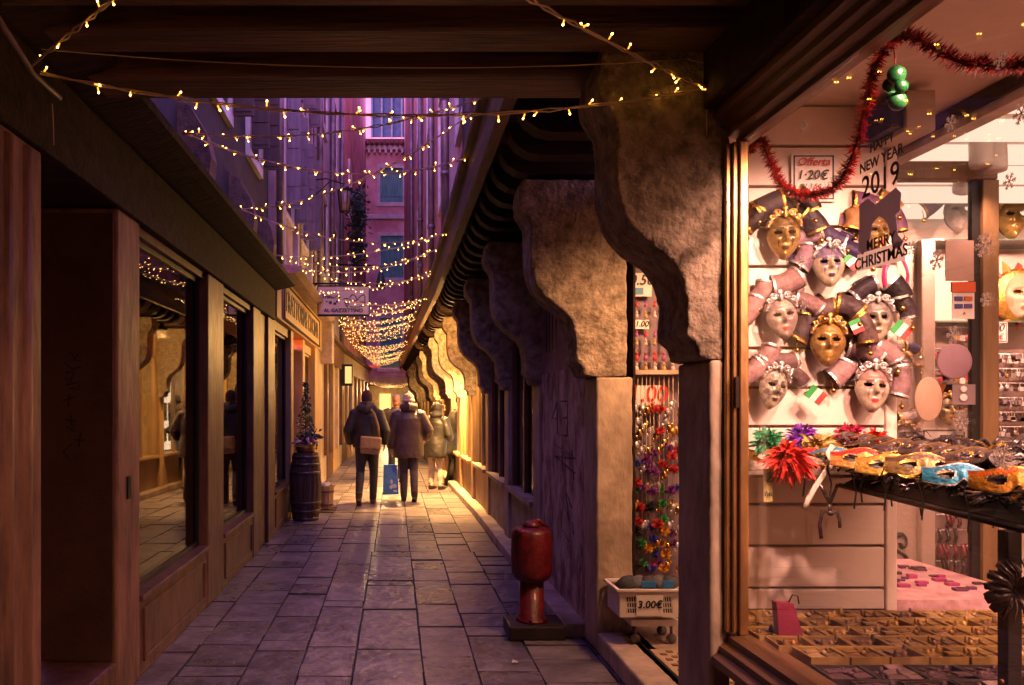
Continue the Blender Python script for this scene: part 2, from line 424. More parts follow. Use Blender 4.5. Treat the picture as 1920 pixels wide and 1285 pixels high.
for yy, dx in ((10.62, 0.06), (12.75, .06), (15.05, .07)):
    q = MB().tube([(-1.58+dx, yy, 3.25), (-1.58+dx, yy, 8.4)], .05, 10)
    for zz in (4.2, 6.4): q.tube([(-1.58+dx, yy, zz-.03), (-1.58+dx, yy, zz+.03)], .062, 10)
    q.build('drainpipe', PIPE, TB)
# carved stone pilaster strips of the purple facade
for yy in (10.9, 12.45, 14.5):
    MB().box(-1.60, -1.50, yy, yy+.18, 3.3, 8.4).build('wall_strip', PLASTER_W, TB, .01)

FB = thing('corner_building', (-1.6, 18, 0), 'pale plastered building on the left beyond the trattoria, next to pink house', 'building')
def slantbox(xf, off0, off1, ya, yb, z0, z1):
    """a box that follows the bending wall line xf(Y), from xf+off0 to xf+off1"""
    vs = []
    for z in (z0, z1):
        for y in (ya, yb):
            for o in sorted((off0, off1)): vs.append((xf(y)+o, y, z))
    return MB().add(vs, [(0,2,3,1),(4,5,7,6),(0,1,5,4),(2,6,7,3),(0,4,6,2),(1,3,7,5)])
slantbox(XL, -1.0, -0.10, 15.2, 22, 3.2, 10.6).build('upper_wall', PLASTER_W, FB)
slantbox(XL, -1.0, -0.10, 22, 32, 3.2, 14).build('upper_wall', PLASTER_R, FB)
yy = 15.2
k = 0
CREAM = mat('cream_shop_paint', (0.50, 0.40, 0.32), 0.55, var=.25, scale=3)
while yy < 31.5:
    m = [CREAM, BROWN, GOLDTRIM][k % 3]
    slantbox(XL, -0.35, 0.0, yy, yy+.35, 0, 2.5).build('pilaster', m, FB, .01)
    slantbox(XL, -0.35, -0.02, yy+.35, yy+1.6, 0, .5).build('kick_panel', m, FB)
    w = slantbox(XL, -0.12, -0.08, yy+.35, yy+1.6, .5, 2.5).build('window', GLASSL if k % 2 else mat('tan_curtain', (0.5,0.38,0.25), .7), FB)  # every other window holds a plain tan curtain
    subp('window_interior', slantbox(XL, -0.34, -0.30, yy+.35, yy+1.6, .5, 2.5), TRI, w)
    slantbox(XL, -0.1, -0.05, yy+.95, yy+1.02, .5, 2.5).build('mullion', m, FB)
    yy += 1.6; k += 1
slantbox(XL, -.4, .03, 15.6, 22, 2.5, 3.0).build('fascia', BROWN, FB, .01)
slantbox(XL, -.4, .03, 22, 32, 2.5, 3.0).build('fascia', CREAM, FB, .01)
slantbox(XL, -.4, .12, 15.6, 22, 3.0, 3.1).build('cornice', EAVEWOOD, FB, .01)
slantbox(XL, -.4, .12, 22, 32, 3.0, 3.1).build('cornice', EAVEWOOD, FB, .01)
for yy, zz in ((16.5,4.3),(19.5,4.3),(16.5,7.4),(19.5,7.4),(24.5,4.3),(24.5,7.4),(28.5,4.3),(28.5,7.4)):
    shutterwin(FB, XL(yy+.4)-.1, 1, yy, yy+.9, zz, zz+1.6, GREENSH, False)
for yy in (15.5, 18.5, 21.8):
    MB().tube([(XL(yy)-.03, yy, 3.15), (XL(yy)-.03, yy, 10.6)], .06, 10).build('drainpipe', PIPE, FB)

# ---- right: jettied building on carved stone corbels
RB = thing('jettied_building', (1.5, 5, 0), 'old building with upper storey jettied out on carved stone corbels', 'building')
CPROF = [(0.85,3.05),(0.85,2.96),(0.81,2.88),(0.795,2.80),(0.80,2.735),(0.83,2.69),(0.862,2.645),(0.868,2.56),(0.866,2.47),(0.87,2.38),(0.884,2.315),(0.905,2.25),(0.945,2.195),(1.0,2.145),(1.06,2.105),(1.10,2.065),(1.128,2.015),(1.143,1.94),(1.148,1.86),(1.143,1.79),(1.165,1.772),(1.186,1.752),(1.194,1.70),(1.233,1.69)]
def corbel(y, th, dx=0.0, top=None, m=STONE, prof=CPROF, back=1.62):
    pr = [(x+dx, z) for x, z in prof if top is None or z <= top]
    if top is not None: pr = [(pr[0][0]+.02, top)] + pr
    pts = pr + [(back+dx, 1.69), (back+dx, pr[0][1])]
    return MB().prism(pts, 'y', y, y+th)
CL1 = bpy.data.textures.new('chips', 'CLOUDS'); CL1.noise_scale = .045; CL1.noise_depth = 4
CL2 = bpy.data.textures.new('wear', 'CLOUDS'); CL2.noise_scale = .28; CL2.noise_depth = 2
def weather(o, vox=.013, a=.014, b_=.018):
    """worn, chipped stone: fine remesh pushed in and out by two cloud textures"""
    o.modifiers.clear()
    m = o.modifiers.new('remesh', 'REMESH'); m.mode = 'VOXEL'; m.voxel_size = vox; m.use_smooth_shade = True
    for tx, st in ((CL2, b_), (CL1, a)):
        d = o.modifiers.new('wear', 'DISPLACE'); d.texture = tx; d.texture_coords = 'GLOBAL'; d.strength = st; d.mid_level = .5
    return o
corb = [3.13, 4.90, 6.75, 8.6, 10.45, 12.3, 14.15, 16.0, 17.85, 19.7, 21.55, 23.4, 25.25, 27.1, 28.95, 30.8]
for i, y in enumerate(corb):
    dx = XR(y) - 1.23
    th = 0.36 if i == 0 else 0.30
    corbel(y, th, dx - (0 if i == 0 else .035), None if i == 0 else 2.90, back=1.318 if i == 0 else (1.46 if i == 1 else 1.62)).build('corbel', STONE, RB, 0.008)
    if i < 5: weather(bpy.data.objects['corbel' if i == 0 else 'corbel.%03d' % i], .012 if i < 2 else .016)
    if i == 0:
        MB().box(1.233, 1.315, 3.13, 3.49, 0, 1.69).build('pillar', PILLAR, RB, 0.008); weather(bpy.context.scene.objects[-1] if False else RB.children[-1], .014, .006, .010)
    elif i == 1:
        MB().box(1.233, 1.46, 4.90, 5.20, 0, 1.69).build('pillar', PILLAR, RB, 0.010); weather(RB.children[-1], .014, .008, .012)
    else:
        MB().box(1.22+dx, 1.62+dx, y, y+.30, 0, 1.69).build('pillar', PILLAR if i < 4 else GOLDTRIM, RB, 0.010)
# timber joists with rounded ends between the corbels
jy = 4.15; nj = 0
while jy < 31:
    dx = XR(jy) - 1.23
    bk = 1.62
    pts = [(1.62,2.93),(0.82,2.93),(0.75,2.945),(0.69,2.985),(0.655,3.04),(0.64,3.11),(1.62,3.11)]
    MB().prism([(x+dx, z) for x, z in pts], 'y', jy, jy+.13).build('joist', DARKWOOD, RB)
    jy += 0.37 if jy < 15 else 0.75
for a, b in ((3.62, 11), (11, 32)):
    slantbox(lambda y: XR(y)-1.23, .62, 1.62, a, b, 3.11, 3.17).build('floor_boards', DARKWOOD, RB)
    slantbox(lambda y: XR(y)-1.23, .55, .62, a, b, 3.06, 3.34).build('eave_board', EAVEWOOD, RB, .008)
    slantbox(lambda y: XR(y)-1.23, .50, .57, a, b, 3.34, 3.42).build('gutter', EAVEWOOD, RB, .01)
for a, b, h in ((3.97, 7.5, 5.2), (7.5, 11, 6.6), (11, 16, 8.6), (16, 22, 10.6), (22, 32, 14)):
    slantbox(lambda y: XR(y)-1.23, .74, 1.7, a, b, 3.17, h).build('upper_wall', PLASTER_R, RB)
for yy, zz in ((8.2,4.6),(11.6,4.6),(14.8,4.6),(14.8,6.8),(19,4.8),(19,8.0),(24,4.8),(24,8.2)):
    shutterwin(RB, XR(yy)-.49, -1, yy, yy+.9, zz, zz+1.6, GREENSH, False)
for yy in (7.3, 10.6, 13.7, 17.5, 22.5):
    q = MB().tube([(XR(yy)-.56, yy, 3.4), (XR(yy)-.56, yy, 4.7+.26*yy)], .055, 10)
    for zz in (4.6, 5.6): q.tube([(XR(yy)-.56, yy, zz-.03), (XR(yy)-.56, yy, zz+.03)], .068, 10)
    q.build('drainpipe', PIPE, RB)
for yy in (9.6, 14.2): MB().box(XR(yy)-.56, XR(yy)-.45, yy, yy+.25, 3.4, 6.5).build('wall_strip', PLASTER_P, RB, .01)
# walls and windows of the ground floor bays
w1 = MB().box(1.245, 1.6, 5.20, 6.75, 1.78, 2.93).build('wall', PINKWALL, RB)
w2 = MB().box(1.243, 1.6, 5.20, 6.75, 0, 1.78).build('wall', WHITEFLAKE, RB)
q = MB()
for k in range(4): q.box(1.241, 1.25, 6.15+k*.13, 6.19+k*.13, 1.95, 2.45)
subp('vent_slot', q, BLACK, w1)
q = MB()
def yline(pts, X):  # strokes on the wall, given as (Y, Z)
    return [(X, a, b) for a, b in pts]
for ln in ([(5.75,1.30),(5.75,1.55)], [(5.75,1.55),(5.98,1.55)], [(5.75,1.43),(5.95,1.43)], [(5.75,1.30),(5.98,1.30)], [(6.1,1.3),(6.1,1.55)], [(6.1,1.55),(6.3,1.42),(6.1,1.42)],
           [(5.5,1.05),(6.2,1.13),(5.5,1.15),(6.25,1.22)], [(5.55,1.0),(5.6,1.2)], [(5.9,1.03),(5.95,1.22)], [(5.6,.8),(5.8,.9),(5.7,.7),(6.0,.85)], [(5.7,.55),(5.9,.6)], [(5.55,.62),(5.6,.7)]):
    q.tube(yline(ln, 1.244), .008, 5)
subp('scrawled_writing', q, mat('faded_spray', (0.20,0.12,0.11), .8, bump=0), w2)
GREYSHOP = mat('grey_shop_wall', (0.30, 0.24, 0.18), 0.7, var=.35, scale=4, bump=.3)
for i in range(2, len(corb)-1):
    y0, y1 = corb[i]+.30, corb[i+1]
    dx = XR((y0+y1)/2) - 1.23
    MB().box(1.26+dx, 1.62+dx, y0, y1, 2.45, 2.93).build('wall', PINKWALL if i < 4 else GOLDTRIM, RB)
    lit = i in (5, 6, 8, 9, 11, 12, 13)
    zb = 0.62
    m = GREYSHOP if i < 4 else GOLDTRIM
    MB().box(1.25+dx, 1.60+dx, y0, y1, 0.10, zb).build('kick_panel', m, RB, .008)
    MB().box(1.19+dx, 1.5+dx, y0, y1, zb, zb+.05).build('sill', PILLAR if i < 5 else GOLDTRIM, RB, .006)
    fr = MB()
    for a, b in ((y0, y0+.07), (y1-.07, y1), ((y0+y1)/2-.03, (y0+y1)/2+.03)):
        fr.box(1.262+dx, 1.33+dx, a, b, zb+.05, 2.45)
    fr.box(1.263+dx, 1.329+dx, y0, y1, 2.38, 2.449)
    w = fr.build('window', m if i >= 4 else BROWN, RB, .006)
    subp('pane', MB().box(1.30+dx, 1.305+dx, y0+.07, y1-.07, zb+.05, 2.38), GLASSS if lit else GLASSL, w)
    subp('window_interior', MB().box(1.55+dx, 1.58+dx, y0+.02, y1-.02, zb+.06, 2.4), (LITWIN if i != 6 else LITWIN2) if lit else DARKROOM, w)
    if lit:   # goods shown against the lit back of the window
        for k in range(4):
            yk = y0+.25+k*.32
            q = MB().box(1.50+dx, 1.52+dx, yk, yk+.2, 1.25, 1.6).box(1.50+dx, 1.52+dx, yk+.02, yk+.18, .85, 1.1)
            subp('picture', q, mat('framed_print', (0.45,0.12,0.08), .5, var=.8, scale=18, bump=0, col2=(.8,.7,.55)), w)
for a, b in ((5.2, 11), (11, 31)):
    slantbox(lambda y: XR(y)-1.23, 1.10, 1.26, a, b, 0, .10).build('plinth', PILLAR, RB, .012)
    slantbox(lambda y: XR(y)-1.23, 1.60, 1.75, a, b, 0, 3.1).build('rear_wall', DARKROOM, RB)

# ---- timber ceiling of the covered passage
PC = thing('passage_ceiling', (0, 3, 2.9), kind='structure')
b0 = 3.33
for k, (a, b) in enumerate([(3.33, 3.60), (2.92, 3.13), (2.53, 2.75), (2.1, 2.33), (1.66, 1.9), (1.2, 1.45), (.75, 1.0), (.3,.55), (-.2,.05), (-.7,-.45)]):
    z = rnd.uniform(-.012, .012)
    MB().box(-1.9, 1.33, a, b, 2.88+z, 3.14).build('beam', BEAMWOOD, PC, .02)
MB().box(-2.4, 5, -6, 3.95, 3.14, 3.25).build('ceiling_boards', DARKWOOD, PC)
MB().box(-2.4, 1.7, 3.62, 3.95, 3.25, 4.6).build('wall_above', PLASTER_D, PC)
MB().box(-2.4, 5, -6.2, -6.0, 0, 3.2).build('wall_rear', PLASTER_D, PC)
MB().box(1.20, 1.40, -6, 3.12, 2.66, 2.88).build('shop_beam', DARKWOOD, PC, .012)

# ---- pink house closing the alley, and the passage under it
PH = thing('pink_house', (0, 32, 0), 'pink plastered house with green shutters closing the end of the alley', 'building')
def fwall(mb, x0, x1, z0, z1, holes, y0, y1):
    """front wall with rectangular holes (same x range handled by strips)"""
    zs = sorted({z0, z1, *[h[2] for h in holes], *[h[3] for h in holes]})
    for a, b in zip(zs, zs[1:]):
        hs = sorted([h for h in holes if h[2] <= a+1e-6 and h[3] >= b-1e-6])
        x = x0
        for h in hs:
            mb.box(x, h[0], y0, y1, a, b); x = h[1]
        mb.box(x, x1, y0, y1, a, b)
    return mb
K = 32/1500
def pz(py): return 1.5 + (765-py)*K
def pxx(px): return (px-740)*K
wins = [(pxx(713), pxx(755), pz(380), pz(316)), (pxx(714), pxx(756), pz(521), pz(443)), (pxx(713), pxx(753), pz(690), pz(597))]
fwall(MB(), -3.5, 3.0, 2.75, pz(283), wins, 32, 32.3).build('wall', mat('pink_house_plaster', (.80,.34,.36), .85, var=.3, scale=.9, bump=.4, bscale=8, col2=(.88,.58,.56)), PH)
for (a, b, c, d) in wins:
    fr = MB()
    for x0, x1, z0, z1 in ((a-.13,a,c-.16,d+.14),(b,b+.13,c-.16,d+.14),(a,b,d,d+.14),(a,b,c-.16,c)):
        fr.box(x0, x1, 31.94, 32.05, z0, z1)
    w = fr.build('window', WHITETRIM, PH)
    n = 6
    for s in range(2):
        q = MB(); x0 = a + (b-a)*s/2; x1 = a + (b-a)*(s+1)/2
        for k in range(3):
            xa = x0 + (x1-x0)*k/3 + .006
            q.box(xa, xa+(x1-x0)/3-.012, 32.04, 32.075, c, d)
        q.box(x0-.02, x1+.02, 32.076+.004*s, 32.1, c-.05, d+.05)
        q.box(x0+.02, x1-.02, 32.02, 32.04, c+.25, c+.33).box(x0+.02, x1-.02, 32.02, 32.04, d-.33, d-.25)
        subp('shutter', q, GREENSH, w)
MB().box(-1.3, 1.1, 31.86, 32.0, pz(412), pz(403)).build('string_course', WHITETRIM, PH, .02)
q = MB()
MB().box(-3.5, 3, 31.8, 32.3, pz(283), pz(276)).build('cornice', WHITETRIM, PH)
for k in range(14): MB().box(-1.5+k*.22, -1.42+k*.22, 31.75, 32.0, pz(290), pz(283)).build('cornice_bracket', WHITETRIM, PH)
for k in range(14):
    MB().lathe([(.08,0),(.08,.7)], (-1.5+k*.2, 31.6, pz(273)), 8, axis='y').build('roof_tile', mat('clay_tile', (0.20,0.09,0.06), .8), PH)
MB().box(-3.5, 3, 31.9, 36, pz(276), pz(262)).build('roof', mat('clay_tile', (0.20,0.09,0.06), .8), PH)
MB().box(-3.5, 3, 31.8, 32.3, 2.45, 2.75).build('lintel_beam', GOLDTRIM, PH, .02)
MB().box(-3.5, 3, 32.3, 40, 2.6, 2.75).build('passage_soffit', BEAMWOOD, PH)
CREAMW = mat('cream_passage_wall', (0.55, 0.42, 0.27), .8)
MB().box(-1.5, -1.2, 32.3, 40, 0, 2.6).build('passage_wall', CREAMW, PH)
MB().box(1.0, 1.3, 32.3, 40, 0, 2.6).build('passage_wall', CREAMW, PH)
MB().box(-1.5, 1.3, 40, 40.2, 0, 2.6).build('passage_end', CREAMW, PH)
ew = MB().box(-.75, -.2, 39.9, 40.0, .3, 2.2).build('shop_window', emit('far_window', (1.0,.5,.14), 2.2), PH)
MB().box(.25, .8, 39.93, 40.0, 0, 2.2).build('bluish_opening_panel', mat('painted_bluish_light', (.35,.38,.6), .5), PH)  # bluish light of the opening put into the colour of a solid panel
for k in range(3): MB().box(-1.2, 1.0, 33.2+k*2, 33.4+k*2, 2.42, 2.6).build('beam', BEAMWOOD, PH)
lt = bpy.data.lights.new('passage_lamp', 'POINT'); lt.energy = 420; lt.color = (1, .6, .25); lt.shadow_soft_size = .12
lo = link(bpy.data.objects.new('passage_lamp_light', lt), PH); lo.location = (-.2, 35.2, 2.3)
BH = thing('blue_house', (0, 37, 0), 'pale house with tall paned window rising behind the pink house roof', 'building')
K2 = 37/1500
bw = [((697-740)*K2, (772-740)*K2, 1.5+(765-258)*K2, 1.5+(765-192)*K2)]
fwall(MB(), -4, 4, 12, 18, [(bw[0][0], bw[0][1], bw[0][2], 16.2)], 37, 37.3).build('wall', PLASTER_W, BH)
fr = MB()
for k in range(5):
    x = bw[0][0] + (bw[0][1]-bw[0][0])*k/4
    fr.box(x-.04, x+.04, 36.98, 37.1, bw[0][2], 16.2)
for z in (13.9, 15.0, 16.16): fr.box(bw[0][0], bw[0][1], 36.99, 37.09, z-.04, z+.04)
w = fr.build('window', mat('teal_frame', (0.06,0.12,0.16), .5), BH)
subp('pane', MB().box(bw[0][0], bw[0][1], 37.04, 37.05, bw[0][2], 16.2), mat('sky_glass', (0.03,0.07,0.13), .7, var=.2, bump=0, spec=.1), w)

# added lamps under the joists, making the golden pool around the walkers
def added_eave_lamp(y, energy, label, pt):
    x = XR(y) - .27
    t = thing('added_eave_lamp', (x, y, 2.93), label, 'lamp', 'added lamps under the jettied storey')
    MB().lathe([(.03,-.0),(.035,-.05),(.09,-.10),(.095,-.12)], (x, y, 2.93), 16).build('lamp_shade', IRON, t)
    MB().ball((x, y, 2.83), .022, 10, 8).build('bulb', emit('added_eave_bulb', (1.0,.55,.18), 8), t)
    for kind, en in (('SPOT', energy), ('POINT', pt)):
        l = bpy.data.lights.new('added_eave_lamp', kind); l.energy = en; l.color = (1.0, .50, .14); l.shadow_soft_size = .06
        if kind == 'SPOT': l.spot_size = R(104); l.spot_blend = .7
        lo = link(bpy.data.objects.new('lamp_light', l), t); lo.location = (0, 0, -.20)
        lo.matrix_parent_inverse = Matrix.Identity(4)
added_eave_lamp(11.55, 260, 'added small iron eave lamp nearest of those under the corbelled storey', 60)
added_eave_lamp(13.45, 3000, 'added small iron eave lamp above the people at the window', 110)
added_eave_lamp(15.3, 2000, 'added small iron eave lamp just past the people at the window', 110)
added_eave_lamp(18.9, 1500, 'added small iron eave lamp farthest along the corbelled storey', 110)
# ================================================================== MASK SHOP SHELL
MS = thing('mask_shop', (1.4, 2, 0), 'brightly lit mask shop with brass framed display window and doorway', 'shop')
PEACH = mat('shop_wall_paint', (0.74, 0.60, 0.53), .55, var=.08, scale=2, bump=.05)
SLAT = mat('slatwall_laminate', (0.78, 0.66, 0.58), .4, var=.05, scale=2, bump=.02)
SHOPFLOOR = mat('shop_floor_tile', (0.30, 0.22, 0.17), .4, var=.3, scale=4)
MB().box(1.40, 5.0, -3, 7, 0, .128).build('shop_floor', SHOPFLOOR, MS)
MB().box(1.24, 1.5, 3.49, 4.9, 0, .128).build('threshold', PILLAR, MS, .015)
MB().box(4.6, 4.75, -3, 7, .13, 3.1).build('shop_wall', PEACH, MS)
MB().box(1.62, 4.6, 6.6, 6.75, .13, 3.1).build('shop_wall', PEACH, MS)
MB().box(1.41, 4.6, -3, -2.85, .13, 3.1).build('shop_wall', PEACH, MS)
MB().box(1.41, 4.6, -3, 6.7, 2.80, 2.9).build('shop_ceiling', PEACH, MS)
# ceiling strips seen through the window
for yy in (2.55, 2.9, 3.25, 3.6, 3.95, 4.3, 4.7, 5.1): MB().box(2.5, 4.6, yy, yy+.07, 2.72, 2.80).build('light_bar', emit('ceiling_light_bar', (1.0,.62,.45), 1.6), MS)
MB().box(2.42, 2.50, -2, 6.5, 2.70, 2.80).build('ceiling_track', mat('white_batten', (.8,.74,.7), .5), MS)
MB().box(2.40, 2.42, -2, 6.5, 2.74, 2.80).build('ceiling_track', BLACK, MS)
# front of the display window
FRAMEW = mat('window_frame_wood', (0.16, 0.08, 0.04), .4, var=.35, stretch=(2,.3,2))
MB().box(1.315, 1.40, -3, 3.10, 0, .50).build('stall_riser', mat('riser_panel', (0.17,0.09,0.055), .5, var=.3), MS, .006)
MB().prism([(1.24,.50),(1.24,.53),(1.27,.545),(1.27,.57),(1.30,.585),(1.30,.61),(1.335,.625),(1.40,.625),(1.40,.50)], 'y', -3, 3.129).build('bottom_rail', FRAMEW, MS)
MB().prism([(1.25,2.66),(1.25,2.63),(1.275,2.62),(1.275,2.595),(1.30,2.585),(1.30,2.56),(1.335,2.55),(1.335,2.53),(1.39,2.53),(1.39,2.66)], 'y', -3, 3.129).build('top_rail', FRAMEW, MS)
MB().box(1.39, 1.42, -3, 3.11, 2.66, 2.84).build('head_panel', DARKWOOD, MS)
st = MB()
for a, b, x in ((3.105, 3.128, 1.285), (3.088, 3.105, 1.305), (3.072, 3.088, 1.325)):
    st.box(x, 1.362, a+.001, b-.001, .626, 2.529)
st.build('stile', BRASS, MS, .006)
MB().box(1.310, 1.325, 3.074, 3.086, 1.50, 1.62).build('catch', DARKWOOD, MS, .002)
pane = MB().box(1.349, 1.354, -2.8, 3.074, .627, 2.529).build('window_pane', GLASSS, MS)
# slatted partition that carries the masks
SW = thing('slatwall', (1.75, 3.45, .6), 'white slatted display wall hung with carnival masks', 'display wall')
zz = [0.62, 0.895, 1.055, 1.21, 1.365, 1.51, 1.66, 1.81, 1.97, 2.13, 2.29, 2.45, 2.62, 2.80]
zz = [0.62, 0.905, 1.045, 1.19, 1.325, 1.52, 1.675, 1.83, 2.01, 2.18, 2.36, 2.52, 2.62, 2.80]
zs = [1.5-(py-765)*3.43/1500 for py in (1145, 1103, 1024, 946, 800, 727, 653, 577, 500, 425, 350, 274)] + [2.798]
for a, b in zip(zs, zs[1:]):
    MB().box(1.33, 2.10, 3.43, 3.46, a+.006, b-.006).build('slat_board', SLAT, SW, .004)
MB().box(1.33, 2.14, 3.46, 3.49, .5, 2.79).build('backing', mat('slat_groove', (.35,.25,.2), .6), SW)
MB().box(2.102, 2.15, 3.42, 3.495, .5, 2.79).build('end_post', SLAT, SW, .006)
# display deck
MB().box(1.40, 2.9, -2.8, 3.42, .40, .58).build('display_deck', mat('deck_board', (.18,.11,.07), .6), MS)
# back of shop: grey door, brown door frame, shelves
MB().box(2.4, 3.03, 4.55, 4.6, .13, 2.42).build('grey_panel', mat('taupe_panel', (.42,.32,.27), .5, var=.08), MS, .01)
MB().box(2.965, 3.045, 4.50, 4.549, .13, 2.45).build('panel_edge', mat('taupe_panel', (.42,.32,.27), .5), MS, .01)
MB().box(2.6, 4.6, 5.3, 5.35, .13, 2.75).build('back_panel', PEACH, MS)
DF = thing('inner_door_frame', (2.7, 4.0, .13), 'brown wooden inner door frame standing inside the shop', 'door frame')
OLIVE = mat('olive_brown_wood', (.20,.12,.055), .45, var=.25, stretch=(2,2,.3))
MB().box(2.28, 2.98, 3.95, 4.02, 2.63, 2.72).build('head', OLIVE, DF, .005)
MB().box(2.905, 2.985, 3.948, 4.022, .13, 2.628).build('post', OLIVE, DF, .005)
MB().box(2.865, 2.905, 3.97, 4.0, .13, 2.628).build('black_edge', BLACK, DF)
MB().box(2.28, 2.865, 3.98, 3.985, .13, 2.63).build('door_pane', GLASSS, DF)
# lamps of the shop (track spot heads, doorway lamp, two spots added for the back)
LAMPW = mat('white_lamp', (.8,.74,.68), .4, var=.05, bump=0)
def lamp(name, label, loc, target, energy, col, size=70, blend=.6, soft=.04):
    t = thing(name, loc, label, 'spotlight', 'ceiling spotlights of the mask shop', w=False)
    d = (Vector(target) - Vector(loc)).normalized()
    rot = d.to_track_quat('-Z', 'Y').to_euler()
    q = MB().lathe([(.045,.0),(.05,.02),(.05,.16),(.03,.18)], (0,0,0), 16)
    o = q.build('lamp_head', LAMPW, t); o.rotation_euler = rot
    q = MB().tube([(0,0,.05), (0,0,2.79-loc[2])], .012, 8); q.build('stem', LAMPW, t)
    l = bpy.data.lights.new(name, 'SPOT'); l.energy = energy; l.color = col; l.spot_size = R(size); l.spot_blend = blend; l.shadow_soft_size = soft
    lo = link(bpy.data.objects.new('lamp_light', l), t); lo.rotation_euler = rot; lo.location = d*.03
    return t
WARM = (1.0, .49, .345)
lamp('spotlight', 'white spotlight head at the window end of the ceiling track', (1.62, 2.15, 2.62), (1.75, 3.43, 1.5), 205, WARM, 80)
lamp('spotlight', 'white spotlight aimed down at the mask wall, second on the track', (2.1, 2.0, 2.62), (1.75, 3.43, 1.4), 210, WARM, 80)
lamp('spotlight', 'white cylinder spotlight hanging just left of the smaller one above the door frame', (2.83, 3.86, 2.66), (2.83, 3.80, .5), 25, WARM, 90)
lamp('spotlight', 'smaller white cylinder spotlight beside the larger one above the door frame', (2.90, 3.86, 2.64), (2.95, 3.80, .5), 15, WARM, 90)
lamp('spotlight', 'added white spotlight aimed at the shelves of masks on the back wall', (3.78, 4.35, 2.66), (3.75, 5.3, 1.55), 120, WARM, 120)  # added out of view to brighten the back shelves
lamp('spotlight', 'added white spotlight behind the brown door frame head', (3.05, 4.3, 2.66), (3.45, 5.3, 1.3), 150, WARM, 120)  # added, hidden by the frame head, to brighten the back wall
lamp('spotlight', 'white spotlight lighting the rack of half masks by the glass', (2.3, 1.6, 2.62), (1.65, 2.4, 1.0), 130, WARM, 90)
lamp('spotlight', 'white spotlight over the shop doorway with the price basket', (1.75, 3.95, 2.62), (1.55, 4.9, .9), 200, (1.0,.47,.22), 120, .9, .16)
al = bpy.data.lights.new('ceiling_panel', 'AREA'); al.shape = 'RECTANGLE'; al.size = 1.6; al.size_y = 3.2; al.energy = 230; al.color = (1.0,.48,.33)
cp = thing('ceiling_light_panel', (2.9, .4, 2.78), 'glowing ceiling light panel inside the mask shop', 'light panel', w=False)
MB().box(-.8, .8, -1.6, 1.6, 0, .02).build('panel_frame', LAMPW, cp)
lo = link(bpy.data.objects.new('panel_light', al), cp); lo.location = (0,0,-.02)
# ================================================================== FAIRY LIGHTS
def bulb_mb(tipm=1, s=1.0):
    mb = MB()
    mb.tube([(0,0,0), (0,0,.010*s)], .0038*s, 6, 0)
    mb.tube([(0,0,.010*s), (0,0,.030*s)], .0036*s, 6, 1)
    mb.ball((0,0,.034*s), (.0042*s,.0042*s,.006*s), 6, 4, 2)
    return mb
BULBME = bulb_mb(s=.78).mesh('bulb', [WIRE, BULB, TIP])
frnd = random.Random(21)
def catenary(p0, p1, sag, n):
    p0, p1 = Vector(p0), Vector(p1)
    return [p0.lerp(p1, t) - Vector((0,0, sag*4*t*(1-t))) for t in (i/n for i in range(n+1))]
def fairy(p0, p1, sag, label, nb=27, individual=True, target=None, scale=1.0, hw=.0034):
    pts = catenary(p0, p1, sag, 24)
    t = thing('fairy_light_string', p0, label, 'fairy lights', 'fairy light strings across the alley') if target is None else None
    wire = MB() if target is None else target[0]
    for ph in (0, math.pi):
        wp = []
        for i, p in enumerate(pts):
            a = i*1.9 + ph
            wp.append(p + Vector((math.sin(a)*.006, math.cos(a*1.3)*.006, math.cos(a)*.006)))
        wire.tube(wp, hw*scale, 4)
    if t: wire.build('cable', WIRE, t)
    bulbs = MB() if target is None else target[1]
    for k in range(nb):
        u = (k + frnd.uniform(-.15, 1.1))/nb; u = min(.995, max(.004, u))
        i = min(23, int(u*24)); p = pts[i].lerp(pts[i+1], u*24-i)
        dirs = Vector((frnd.uniform(-1,1), frnd.uniform(-.8,.8), frnd.choice([-1,-1,-.8,.9,-.2,.4])))
        q = dirs.to_track_quat('Z', 'Y')
        if individual:
            o = bpy.data.objects.new('bulb', BULBME); link(o, t)
            o.matrix_parent_inverse = Matrix.Translation(p0).inverted()
            o.location = p; o.rotation_mode = 'QUATERNION'; o.rotation_quaternion = q
        else:
            bulbs.merge(bulb_mb(s=scale), Matrix.Translation(p) @ q.to_matrix().to_4x4())
    if t and not individual:
        tag(bulbs.build('bulbs', [WIRE, BULB, TIPF], t), kind='stuff')
    return t
def Lp(y): return (XL(y)+.26, y, 2.99) if y < 9.4 else (XL(y)+.28, y, 3.2)
def Rp(y): return (XR(y)-.70, y, 3.36 + .10*math.sin(y*5.3))
HOOK = (1.21, 3.10, 2.74)
fairy((-1.28, 2.89, 2.71), HOOK, .13, 'nearest fairy light string, from left cornice to hook on front corbel', 26)
fairy((-1.31, 2.87, 2.72), (-.30, 2.0, 2.80), -.02, 'short fairy light string rising from the left cornice to the ceiling beams', 13)
fairy(HOOK, (-.05, 2.1, 2.82), .03, 'fairy light string rising from the corbel hook to the ceiling beams', 15)
LY = [4.33, 6.0, 7.8, 9.75, 11.5, 13.0, 14.4, 15.6]
RY = [4.6, 5.9, 8.1, 9.6, 11.2, 12.8, 14.2, 15.4, 16.6]
ordi = ['first', 'second', 'third', 'fourth', 'fifth', 'sixth', 'seventh', 'eighth']
for i, y in enumerate(LY):
    a, b = (RY[i], RY[i+1])
    if i == 1: a = 5.18
    fairy(Lp(y), Rp(a), .10 + .05*(i % 2), 'upper fairy light string of the %s pair strung over the open alley' % ordi[i], 27, y < 9)
    fairy(Lp(y), Rp(b), .17, 'lower fairy light string of the %s pair strung over the open alley' % ordi[i], 27, y < 9)
fw, fb = MB(), MB()
y = 16.4
